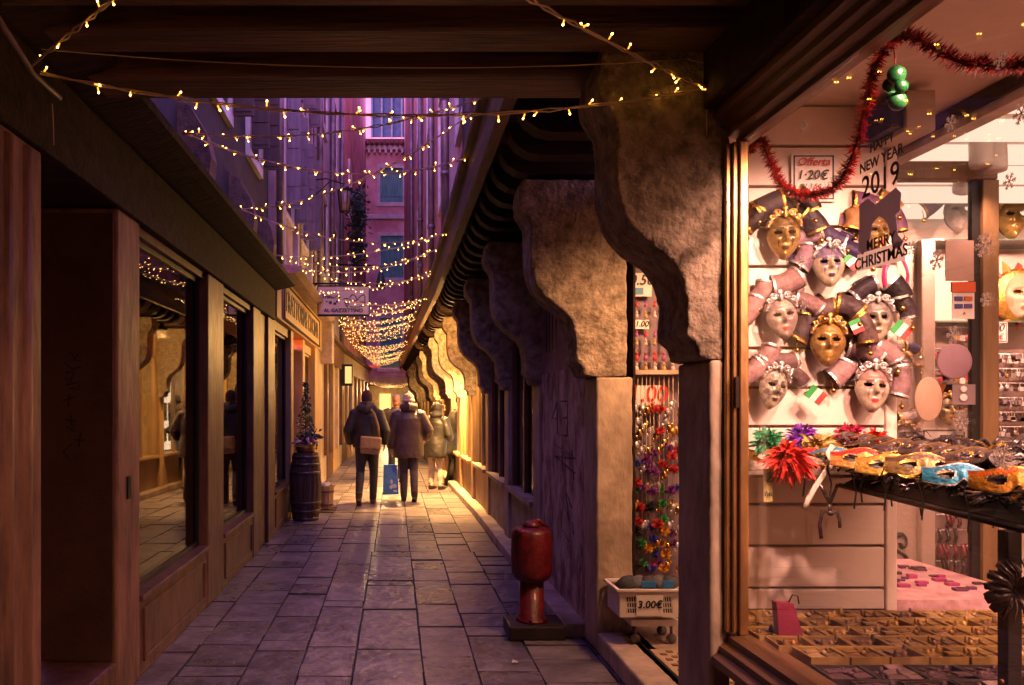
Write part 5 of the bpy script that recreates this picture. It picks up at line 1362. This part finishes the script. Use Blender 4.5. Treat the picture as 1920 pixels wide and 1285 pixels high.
# bowl with bow, wreath and little tree on the barrel
t = thing('barrel_planter', (-1.19, 10.7, .88), 'copper bowl with red and white bow and foliage on the barrel', 'planter', w=False)
MB().lathe([(.09,0),(.11,.02),(.14,.10),(.13,.11),(.10,.05)], (0,0,0), 20).build('bowl', mat('copper', (.45,.22,.08), .35, .8), t)
for k in range(10):
    a = k*.63; q = MB().tube([(0,-.02,.16), (math.cos(a)*.10, -.06+math.sin(a)*.05, .19+.03*math.sin(k)), (math.cos(a)*.18, -.08+math.sin(a)*.09, .15)], [(.02,.004),(.03,.005),(.012,.004)], 6)
    q.build('bow_loop', flat('bow_red', (.35,.02,.06), .4) if k % 2 else flat('bow_white', (.6,.45,.5), .4), t)
def leaves(n, fn, size, m, name, parent, rr):
    q = MB()
    for k in range(n):
        p = Vector(fn()); d = Vector((rr.gauss(0,1), rr.gauss(0,1), rr.gauss(0,.8))).normalized(); s = d.orthogonal().normalized(); L = size*rr.uniform(.6,1.3)
        q.add([p, p+d*L*.5+s*L*.28, p+d*L, p+d*L*.5-s*L*.28], [(0,1,2,3)])
    return tag(q.build(name, m, parent), kind='stuff')
frn = random.Random(11)
FOL = mat('dark_foliage', (.03,.05,.06), .5, var=.5, scale=20, bump=0); NEED = mat('needles', (.03,.07,.035), .5, var=.5, scale=20, bump=0)
leaves(220, lambda: (frn.gauss(.06,.06), frn.gauss(.02,.05), .20+abs(frn.gauss(0,.06))), .06, FOL, 'foliage', t, frn)
t = thing('small_christmas_tree', (-1.22, 11.0, .9), 'small decorated christmas tree behind the barrel by the trattoria door', 'tree', w=False)
MB().tube([(0,0,-.9),(0,0,.95)], [.03,.008], 8).build('trunk', OAK, t)
def cone():
    h = frn.random()**1.3; a = frn.uniform(0,6.28); r = (1-h)*.17*math.sqrt(frn.random()); return (math.cos(a)*r, math.sin(a)*r, .05+h*.9)
leaves(900, cone, .045, NEED, 'crown', t, frn)
q = MB()
for k in range(40):
    h = frn.random(); a = frn.uniform(0,6.28); r = (1-h)*.18; q.ball((math.cos(a)*r, math.sin(a)*r, .05+h*.9), .012, 6, 5)
tag(q.build('baubles', SILVER, t), kind='stuff')
# crate / bucket and its mat
t = thing('slatted_bucket', (-1.02, 11.75, 0), 'ochre slatted bucket beside the barrel', 'bucket', w=False)
for k in range(12):
    a0, a1 = 2*math.pi*k/12+.02, 2*math.pi*(k+1)/12-.02; vs = []
    for z, r in ((.03,.105),(.36,.135)):
        for a, rr in ((a0,0),(a1,0),(a1,-.012),(a0,-.012)): vs.append(((r+rr)*math.cos(a), (r+rr)*math.sin(a), z))
    MB().add(vs, [(0,1,5,4),(1,2,6,5),(2,3,7,6),(3,0,4,7),(3,2,1,0),(4,5,6,7)]).build('slat', GOLDTRIM, t)
for z, r in ((.09,.112),(.28,.13)): MB().lathe([(r,z-.012),(r+.006,z-.01),(r+.006,z+.01),(r,z+.012)], (0,0,0), 20).build('hoop', HOOP, t)
MB().lathe([(.01,.04),(.10,.04),(.10,.05),(.01,.05)], (0,0,0), 16).build('bottom', OAK, t)
q = MB()
for k in range(6): q.tube([(frn.uniform(-.05,.05),frn.uniform(-.05,.05),.30),(frn.uniform(-.08,.08),frn.uniform(-.08,.08),.40)], [(.05,.01),(.03,.008)], 6)
q.build('crumpled_paper', PAPER, t)
tag(MB().box(-1.38, -.86, 11.45, 12.05, .002, .012).build('entrance_mat', mat('dark_mat', (.05,.035,.03), .9)), 'small dark entrance mat under the slatted bucket', 'mat')

# trattoria signs
t = thing('fascia_sign', (-1.36, 12, 2.6), 'long ochre trattoria fascia sign with dark lettering', 'sign')
SIGNO = mat('sign_ochre', (.52,.32,.13), .45, var=.2, scale=2)
MB().box(-1.369, -1.345, 9.75, 14.3, 2.58, 3.05).build('sign_board', SIGNO, t, .004)
q = MB()
for a, b, c, d in ((9.75,14.3,2.58,2.605),(9.75,14.3,3.025,3.05),(9.75,9.80,2.605,3.025),(14.25,14.3,2.605,3.025)): q.box(-1.345, -1.335, a, b, c, d)
q.build('sign_frame', DARKWOOD, t)
SL = flat('sign_lettering', (.035,.018,.01), .5)
for txt, y, s in (('TRATTORIA', 10.95, .30), ('&', 12.15, .30), ('CUCINA', 13.2, .30)):
    text(txt, s*1.25, SL, frame_left((-1.343, y, 2.82)) @ Matrix.Diagonal((1.12,1,1,1)), t, 'lettering', 0, .006, .004)
HY = 12.5
a, b = at(597, 590, HY), at(692, 538, HY)
t = thing('hanging_sign', (a[0], HY, a[2]), 'cream hanging trattoria sign with bird drawing on iron bracket', 'sign')
MB().box(a[0], b[0], HY-.02, HY+.02, a[2], b[2]).build('sign_panel', mat('sign_cream', (.62,.48,.36), .5, var=.12, scale=2), t)
q = MB()
for x0, x1, z0, z1 in ((a[0]-.012,b[0]+.012,a[2]-.03,a[2]),(a[0]-.012,b[0]+.012,b[2],b[2]+.018),(a[0]-.012,a[0],a[2],b[2]),(b[0],b[0]+.012,a[2],b[2])): q.box(x0, x1, HY-.03, HY+.03, z0, z1)
q.build('sign_frame', IRON, t)
MB().tube([(-1.58, HY, b[2]+.05), (b[0], HY, b[2]+.05)], .014, 8).tube([(-1.45,HY,b[2]+.05),(-1.45,HY,b[2]-.18),(-1.35,HY,b[2]-.16)], .012, 8).tube([(-1.5,HY,b[2]-.12),(-1.2,HY,b[2]+.05)], .010, 8).build('bracket', IRON, t)
text('Trattoria', .078, SL, frame_front(Vector(at(621, 557, HY))+Vector((0,-.024,0))), t, 'lettering', 0, .003, .002)
text('AL GAZZETTINO', .079, SL, frame_front(Vector(at(644, 583, HY))+Vector((0,-.024,0))), t, 'lettering', 0, .003, .002)
q = MB()
for ln in ([(644,561),(652,560),(660,564),(668,564),(676,556),(684,554),(684,574)], [(656,558),(660,553),(666,555),(670,563)], [(646,566),(650,574),(654,570),(648,569),(652,577)], [(656,575),(670,576),(682,573)], [(676,566),(684,567)]):
    q.tube(spline([at(u,v,HY-.024) for u,v in ln], 4), .006, 5)
q.build('bird_drawing', SL, t)
q = MB()
for u, v, w, h in ((613,566,3,2),(620,568,5,5),(628,570,5,4),(632,566,3,4)):
    c = at(u, v, HY); q.box(c[0]-w*.5*HY/F, c[0]+w*.5*HY/F, HY-.026, HY-.021, c[2]-h*.5*HY/F, c[2]+h*.5*HY/F)
q.build('emblem', SL, t)
# lantern on the left wall, bracket lamp further on
LY_ = 14.0
c = at(646, 378, LY_)
t = thing('wall_lantern', (-1.5, LY_, c[2]), 'unlit iron wall lantern on a scrolled bracket high on the left', 'lantern')
MB().tube([(-1.58,LY_,c[2]+.35),(-1.2,LY_,c[2]+.40),(c[0],LY_,c[2]+.30)], .012, 8).tube([(-1.58,LY_,c[2]-.1),(-1.35,LY_,c[2]+.15),(-1.1,LY_,c[2]+.38)], .010, 8).build('bracket', IRON, t)
q = MB()
q.lathe([(.02,.30),(.05,.28),(.13,.20),(.12,.18)], c, 6); q.lathe([(.08,-.2),(.085,-.18),(.03,-.22)], c, 6)
for k in range(6):
    a_ = 2*math.pi*k/6; q.tube([(c[0]+.12*math.cos(a_),c[1]+.12*math.sin(a_),c[2]+.18),(c[0]+.085*math.cos(a_),c[1]+.085*math.sin(a_),c[2]-.18)], .008, 5)
q.build('lantern_cage', IRON, t)
MB().lathe([(.08,-.175),(.112,.175)], c, 6).build('lantern_glass', mat('dusty_glass', (.3,.22,.14), .2, bump=0), t)
c = at(714, 530, 20)
t = thing('bracket_lamp', (-1.5, 20, c[2]), 'small dark lamp on a long arm in front of the pink house', 'lamp')
MB().tube([(-1.51,20,c[2]+.45),(c[0],20,c[2]+.42),(c[0],20,c[2]+.25)], .018, 8).build('arm', IRON, t)
MB().lathe([(.04,.28),(.07,.22),(.12,.0),(.11,-.15),(.04,-.18)], c, 12).build('lamp_head', flat('teal_iron', (.03,.07,.07), .4), t)
# climbing plant beside the pink house
t = thing('climbing_plant', (-1.2, 21, 6), 'dark green climbing plant hanging on the wall left of the pink house', 'plant')
pr = random.Random(3)
MB().tube([at(668,480,21), at(672,420,21), at(668,370,21)], .02, 6).build('stem', OAK, t)
leaves(700, lambda: at(pr.gauss(671,7), pr.uniform(355,500), 21+pr.uniform(-.3,.3)), .16, mat('ivy', (.03,.06,.035), .5, var=.5, scale=6, bump=0), 'foliage', t, pr)
# box sign over the far left shops
c = at(651, 705, 21)
t = thing('box_sign', (c[0], 21, c[2]-.2), 'small lit yellow box sign over the far left shops', 'sign')
MB().box(-1.42, c[0]+.14, 20.9, 21.1, c[2]-.26, c[2]+.3).build('sign_case', IRON, t, .01)
MB().box(c[0]-.05, c[0]+.12, 20.885, 20.9, c[2]-.2, c[2]+.24).build('sign_face', emit('box_sign_face', (1.0,.62,.2), 1.3), t)
q = MB()
prl = random.Random(9)
for k in range(14):
    q.box(prl.uniform(-1.2,1.0), 0, 0, 0, 0, 0) if False else None
# scraps of litter
for k, (px, py, lb) in enumerate(((890, 1026, 'scrap of white paper on the paving near the right wall'), (966, 1245, 'crumpled white scrap on the paving near the bottom'), (546, 981, 'white paper scrap at the foot of the barrel'))):
    Y = F*1.5/(py-VY); c = at(px, py, Y)
    tag(MB().add([(c[0]-.02,Y,.008),(c[0]+.015,Y-.012,.012),(c[0]+.022,Y+.02,.006),(c[0]-.01,Y+.025,.02)], [(0,1,2),(0,2,3),(2,1,0),(3,2,0)]).build('litter', PAPER), lb, 'litter')

# ================================================================== PEOPLE (seen from behind, walking away)
def remesh(o, vox=.013, it=5):
    m = o.modifiers.new('remesh', 'REMESH'); m.mode = 'VOXEL'; m.voxel_size = vox; m.use_smooth_shade = True
    s = o.modifiers.new('smooth', 'SMOOTH'); s.factor = .5; s.iterations = it
    return o
def loft(mb, rings, n=18):
    """rings: (cx, cy, z, rx, ry)"""
    vs = [(cx+rx*math.cos(2*math.pi*j/n), cy_+ry*math.sin(2*math.pi*j/n), z) for cx, cy_, z, rx, ry in rings for j in range(n)]
    k = len(rings)
    fs = [(i*n+j, i*n+(j+1) % n, (i+1)*n+(j+1) % n, (i+1)*n+j) for i in range(k-1) for j in range(n)]
    fs += [tuple(reversed(range(n))), tuple((k-1)*n+j for j in range(n))]
    mb.add(vs, fs, 0, True)
def person(label, loc, rz, legs, arms, jacket, trouser, shoe, hem=.74, bulk=1.0, lean=0, scale=1.0, hat=None, hood=None, skin=(.45,.25,.17), hair=(.05,.03,.02), quilt=False, trc=1.0):
    """legs: per side (hip x, knee (dx,dy,z), ankle (dx,dy,z), toe pitch); arms: per side (elbow, wrist) ; faces +Y"""
    t = thing('person', loc, label, 'person', w=False, rot=(0,0,rz), scale=scale)
    SK = mat('skin_%.2f' % skin[0], skin, .5, var=.1, bump=0)
    ly = lambda z: lean*(z-.9)
    b = MB(); tr = MB(); jk = MB(); sho = []
    # body
    loft(b, [(0,ly(.86),.86,.14,.10),(0,ly(1.0),1.0,.15,.10),(0,ly(1.15),1.15,.14,.095),(0,ly(1.32),1.32,.17,.105),(0,ly(1.42),1.42,.17,.09),(0,ly(1.47),1.47,.08,.07)])
    b.tube([(0,ly(1.44),1.44),(0,ly(1.56)+.01,1.56)], .058, 12)
    hc = (0, ly(1.65)+.02, 1.655)
    b.ball(hc, (.076,.095,.115), 16, 12)
    b.ball((0, hc[1]+.035, 1.60), (.058,.062,.06), 12, 8)
    b.ball((0, hc[1]+.098, 1.645), (.014,.022,.022), 8, 6)
    for s in (-1,1):
        b.ball((s*.078, hc[1]-.005, 1.645), (.012,.024,.034), 8, 6)
        b.ball((s*.03, hc[1]+.088, 1.668), (.016,.012,.010), 8, 6)
    b.ball((0, hc[1]+.088, 1.595), (.028,.014,.010), 8, 6)
    for s, (knee, ank, pitch) in zip((-1,1), legs):
        hip = Vector((s*.085, ly(.9), .90)); kn = Vector((s*.095+knee[0], knee[1], knee[2])); an = Vector((s*.09+ank[0], ank[1], ank[2]))
        b.tube([hip, hip.lerp(kn,.5), kn, kn.lerp(an,.35), an], [.082,.07,.052,.052,.036], 12)
        tr.tube([hip+Vector((0,0,.06)), hip, hip.lerp(kn,.5), kn, kn.lerp(an,.4), an+Vector((0,0,-.02))], [r*trc for r in (.105,.108,.088,.07,.066,.056)], 14)
        d = Vector((0, math.cos(pitch), math.sin(pitch)))
        heel = an + Vector((0,-.03,0)) - Vector((0,0,.055)); toe = heel + d*.21
        q = MB(); q.tube([heel-d*.02, heel+d*.04, heel+d*.12, toe], [(.042,.045),(.046,.048),(.046,.036),(.034,.022)], 12, flat=(1,0,0)); q.tube([an+Vector((0,0,.06)), an-Vector((0,0,.04))], [.056,.052], 12)
        sho.append((q, d, heel))
    for s, (el, wr) in zip((-1,1), arms):
        shd = Vector((s*.185, ly(1.41), 1.41)); e = Vector(el); w = Vector(wr)
        b.tube([shd, shd.lerp(e,.5), e, e.lerp(w,.4), w], [.055,.05,.042,.04,.028], 12)
        jk.tube([shd+Vector((-s*.05,0,.005)), shd+Vector((s*.01,0,0)), shd.lerp(e,.5), e, e.lerp(w,.5), w.lerp(e,.06)], [r*bulk for r in (.09,.088,.082,.074,.066,.056)], 14)
        d = (w-e).normalized(); side = Vector((0,1,0)); side = (side - d*d.dot(side)).normalized(); pn = d.cross(side)
        pc = w + d*.05
        b.tube([w, w+d*.03, w+d*.085], [(.022,.02),(.04,.016),(.038,.014)], 10, flat=tuple(side))
        for k in range(4):
            r0 = w + d*.085 + side*(-.028+.019*k); L = [.062,.075,.072,.055][k]; cu = pn*(-s)*.012
            b.tube([r0, r0+d*L*.5+cu*.5, r0+d*L*.85+cu*2], [.0095,.009,.007], 8)
        b.tube([w+d*.03+side*.034, w+d*.065+side*.06, w+d*.095+side*.066], [.011,.010,.008], 8)
    remesh(b.build('body', SK, t), .011, 3)
    tr_o = remesh(tr.merge(MB()).build('trousers', mat('trousers_%.2f_%.2f_%.2f' % trouser, trouser, .75, var=.35, scale=7, bump=.9, bscale=9), t), .014, 4)
    B = bulk
    loft(jk, [(0,ly(hem),hem,.205*B,.155*B),(0,ly(hem+.05),hem+.05,.21*B,.16*B),(0,ly(.95),.95,.205*B,.155*B),(0,ly(1.1),1.1,.19*B,.145*B),(0,ly(1.25),1.25,.20*B,.148*B),(0,ly(1.36),1.36,.205*B,.14*B),(0,ly(1.43),1.43,.17*B,.12*B),(0,ly(1.49),1.49,.10,.09),(0,ly(1.52),1.52,.085,.08)], 22)
    jm = mat('jacket_%.2f_%.2f_%.2f_%d' % (*jacket, quilt), jacket, .55, var=.4, scale=9, bump=1.0, bscale=7)
    jo = remesh(jk.build('jacket', jm, t), .014, 5)
    if quilt:
        dm = jo.modifiers.new('quilting', 'DISPLACE'); tx = bpy.data.textures.get('quilt') or bpy.data.textures.new('quilt', 'WOOD'); tx.wood_type = 'BANDS'; tx.noise_basis_2 = 'SIN'
        dm.texture = tx; dm.texture_coords = 'LOCAL'; dm.strength = .012
    for q, d, h in sho:
        o = remesh(q.build('shoe', mat('shoe_%.2f' % shoe[0], shoe, .45, var=.3, bump=.1), t), .010, 3)
    return t, hc, ly
def q_out(o): return o
# the man with the messenger bag
MX, MY = (688-VX)*12.5/F, 12.5
t, hc, ly = person('man in black hooded jacket walking away with a tan messenger bag', (MX, MY, 0), R(-2),
    [((-.005,-.03,.50), (-.02,-.22,.15), -.75), ((.01,.03,.50), (.0,.06,.085), 0)],
    [((-.29,-.05,1.14), (-.27,.10,.93)), ((.29,-.05,1.14), (.27,.10,.93))], (.018,.016,.016), (.022,.020,.026), (.07,.035,.02), hem=.88, bulk=1.06, quilt=True)
remesh(MB().ball((0,hc[1]-.008,1.685), (.088,.104,.098), 16, 10).tube([(0,hc[1]-.02,1.60),(0,hc[1]-.01,1.67)], [.085,.09], 14).build('knit_cap', mat('maroon_knit', (.06,.02,.025), .9, var=.3, scale=30, bump=.6, bscale=80), t), .010, 3)
hd = MB().tube([(-.13,.03,1.50),(-.11,-.09,1.50),(0,-.14,1.47),(.11,-.09,1.50),(.13,.03,1.50)], [.045,.06,.065,.06,.045], 12); hd.tube([(-.10,.0,1.55),(0,-.09,1.555),(.10,.0,1.55)], .045, 12)
remesh(hd.build('hood', mat('hood_black', (.03,.026,.026), .7, var=.3), t), .012, 4)
g = thing('messenger_bag', (MX+.06, MY-.17, .92), 'tan canvas messenger bag on the man\'s back', 'bag', w=False, rot=(R(6), R(4), R(4)))
TAN = mat('tan_canvas', (.36,.23,.11), .75, var=.25, scale=10, bump=.3)
q = MB().box(-.15, .15, -.06, .06, -.13, .12); o = q.build('bag_body', TAN, g, .035, 4)
q = MB().box(-.16, .16, -.078, .05, -.05, .135); q.build('flap', TAN, g, .02, 3)
MB().box(-.03, .03, -.083, -.078, -.045, -.015).build('clasp', BRASS, g)
MB().tube([(.13,.0,.10),(.10,.0,.30),(.02,.03,.50),(-.08,.09,.60)], [(.018,.004)]*4, 6, flat=(1,0,0)).build('strap', TAN, g)
# the woman with the blue shopping bag
WX, WY = (766-VX)*12.86/F, 12.86
t, hc, ly = person('woman in plum padded coat and pale knit hat carrying a blue bag', (WX, WY, 0), R(2),
    [((.02,.04,.50), (.015,.05,.085), 0), ((-.01,-.02,.50), (.0,-.16,.13), -.6)],
    [((-.30,-.02,1.14), (-.285,.04,.86)), ((.33,-.03,1.16), (.30,.14,1.02))], (.045,.022,.036), (.05,.036,.055), (.035,.02,.02), hem=.72, bulk=1.22, scale=.975, trc=1.02)
KN = mat('pale_knit', (.50,.34,.26), .9, var=.25, scale=30, bump=.7, bscale=70)
remesh(MB().ball((0,hc[1]-.005,1.70), (.092,.108,.085), 16, 10).ball((0,hc[1],1.785), .032, 10, 8).tube([(.0+math.cos(a)*.088, hc[1]-.005+math.sin(a)*.102, 1.655) for a in (2*math.pi*k/14 for k in range(15))], .026, 10).build('knit_hat', KN, t), .010, 3)
remesh(MB().tube([(-.09,.05,1.53),(-.10,-.05,1.55),(0,-.115,1.56),(.10,-.05,1.55),(.09,.05,1.53)], [.045,.06,.07,.06,.045], 12).ball((0,-.03,1.52),(.14,.12,.07),14,8).build('hood', mat('hood_plum', (.06,.03,.06), .6, var=.3), t), .012, 4)
c = (WX-.275, WY+.05)
g = thing('shopping_bag', (c[0], c[1], .2), 'blue paper shopping bag held in the woman\'s hand', 'bag')
zb, zt = at(0, 928, 12.86)[2], at(0, 872, 12.86)[2]
BLU = mat('blue_paper', (.08,.22,.62), .35, var=.25, scale=4, bump=.15, bscale=8)
MB().prism([(c[0]-.14,zb),(c[0]+.12,zb+.012),(c[0]+.09,zt),(c[0]-.125,zt)], 'y', c[1]-.06, c[1]+.06).build('bag_body', BLU, g, .006)
q = MB()
for px, py, w, h in ((734,904,5,9),(739,912,10,8),(733,914,6,7),(741,921,8,4)):
    p = at(px-0, py, c[1]-.0625); q.ball(p, (w*.5*.0086, .002, h*.5*.0086), 10, 6)
q.build('print', flat('white_print', (.5,.52,.6), .5), g)
MB().tube([(c[0]-.05,c[1]-.05,zt-.03),(c[0]-.04,c[1],.80),(c[0]-.0,c[1],.815),(c[0]+.03,c[1],.80),(c[0]+.05,c[1]-.05,zt-.03)], .006, 6).build('handle', BLU, g)
# person in fur trimmed parka at the window
PX, PY = (816-VX)*14.7/F, 14.7
t, hc, ly = person('person in dark parka with fur hood and white trousers looking at the window', (PX, PY, 0), R(-35),
    [((.0,.02,.48), (-.01,.0,.085), 0), ((.0,.02,.48), (.03,.02,.085), 0)],
    [((-.30,.04,1.12), (-.22,.24,1.05)), ((.30,.04,1.12), (.22,.24,1.05))], (.007,.0055,.0045), (.50,.42,.36), (.02,.014,.012), hem=.66, bulk=1.25, scale=.90, lean=.12, quilt=True)
FUR = mat('fur_trim', (.30,.19,.10), .95, var=.5, scale=60, bump=1, bscale=90)
remesh(MB().ball((0,hc[1]-.02,1.655),(.115,.125,.14),16,10).ball((0,ly(1.52)-.04,1.52),(.14,.13,.09),14,8).build('hood', mat('parka_hood', (.014,.011,.009), .7, var=.3), t), .012, 4)
q = MB()
for k in range(260):
    a = frn.uniform(-.3, 3.44); o_ = Vector((math.cos(a)*.125, hc[1]+.02+frn.gauss(0,.02), 1.66+math.sin(a)*.145)); d = Vector((math.cos(a)+frn.gauss(0,.5), frn.gauss(0,.6), math.sin(a)+frn.gauss(0,.5))).normalized(); s = d.orthogonal().normalized()*.008
    q.add([o_-s-d*.02, o_+s-d*.02, o_+d*.045], [(0,1,2)])
q.build('fur_trim', FUR, t)
# dark figure leaning at the window beyond
person('person in black coat leaning into the golden shop window', ((846-VX)*15.6/F, 15.6, .0), R(-75),
    [((.0,.05,.48), (-.0,.0,.085), 0), ((.0,.05,.48), (.0,-.12,.085), 0)],
    [((-.27,.10,1.12), (-.18,.28,1.08)), ((.27,.10,1.12), (.18,.28,1.08))], (.014,.012,.011), (.016,.014,.014), (.02,.014,.012), hem=.62, bulk=1.15, scale=.98, lean=.25, hair=(.02,.01,.01))[0]
t_ = bpy.data.objects['person.003']
remesh(MB().ball((0,.25*.75-.0,1.69),(.086,.10,.10),14,10).build('knit_cap', BLACK, t_), .012, 3)
# man coming the other way between the couple
t, hc, ly = person('man with grey hair in olive jacket walking towards the camera', ((743-VX)*16.4/F, 16.4, 0), R(180),
    [((.0,.06,.50), (-.0,.10,.085), 0), ((.0,.0,.50), (.0,-.15,.13), -.5)],
    [((-.28,-.05,1.14), (-.26,.08,.90)), ((.28,-.05,1.14), (.26,.10,.90))], (.06,.05,.035), (.03,.03,.035), (.03,.02,.02), hem=.80, bulk=1.08, skin=(.55,.24,.14))
remesh(MB().ball((0,hc[1]-.03,1.70),(.086,.095,.085),14,10).build('hair', mat('grey_hair', (.40,.34,.28), .8, var=.3, scale=40, bump=.5), t), .011, 2)
q = MB()
for s in (-1,1): q.ball((s*.03, hc[1]+.094, 1.670), (.010,.006,.005), 8, 6)
q.build('eyes', INK, t)
# every shop in the row keeps its own plain back so no light leaks behind the fronts
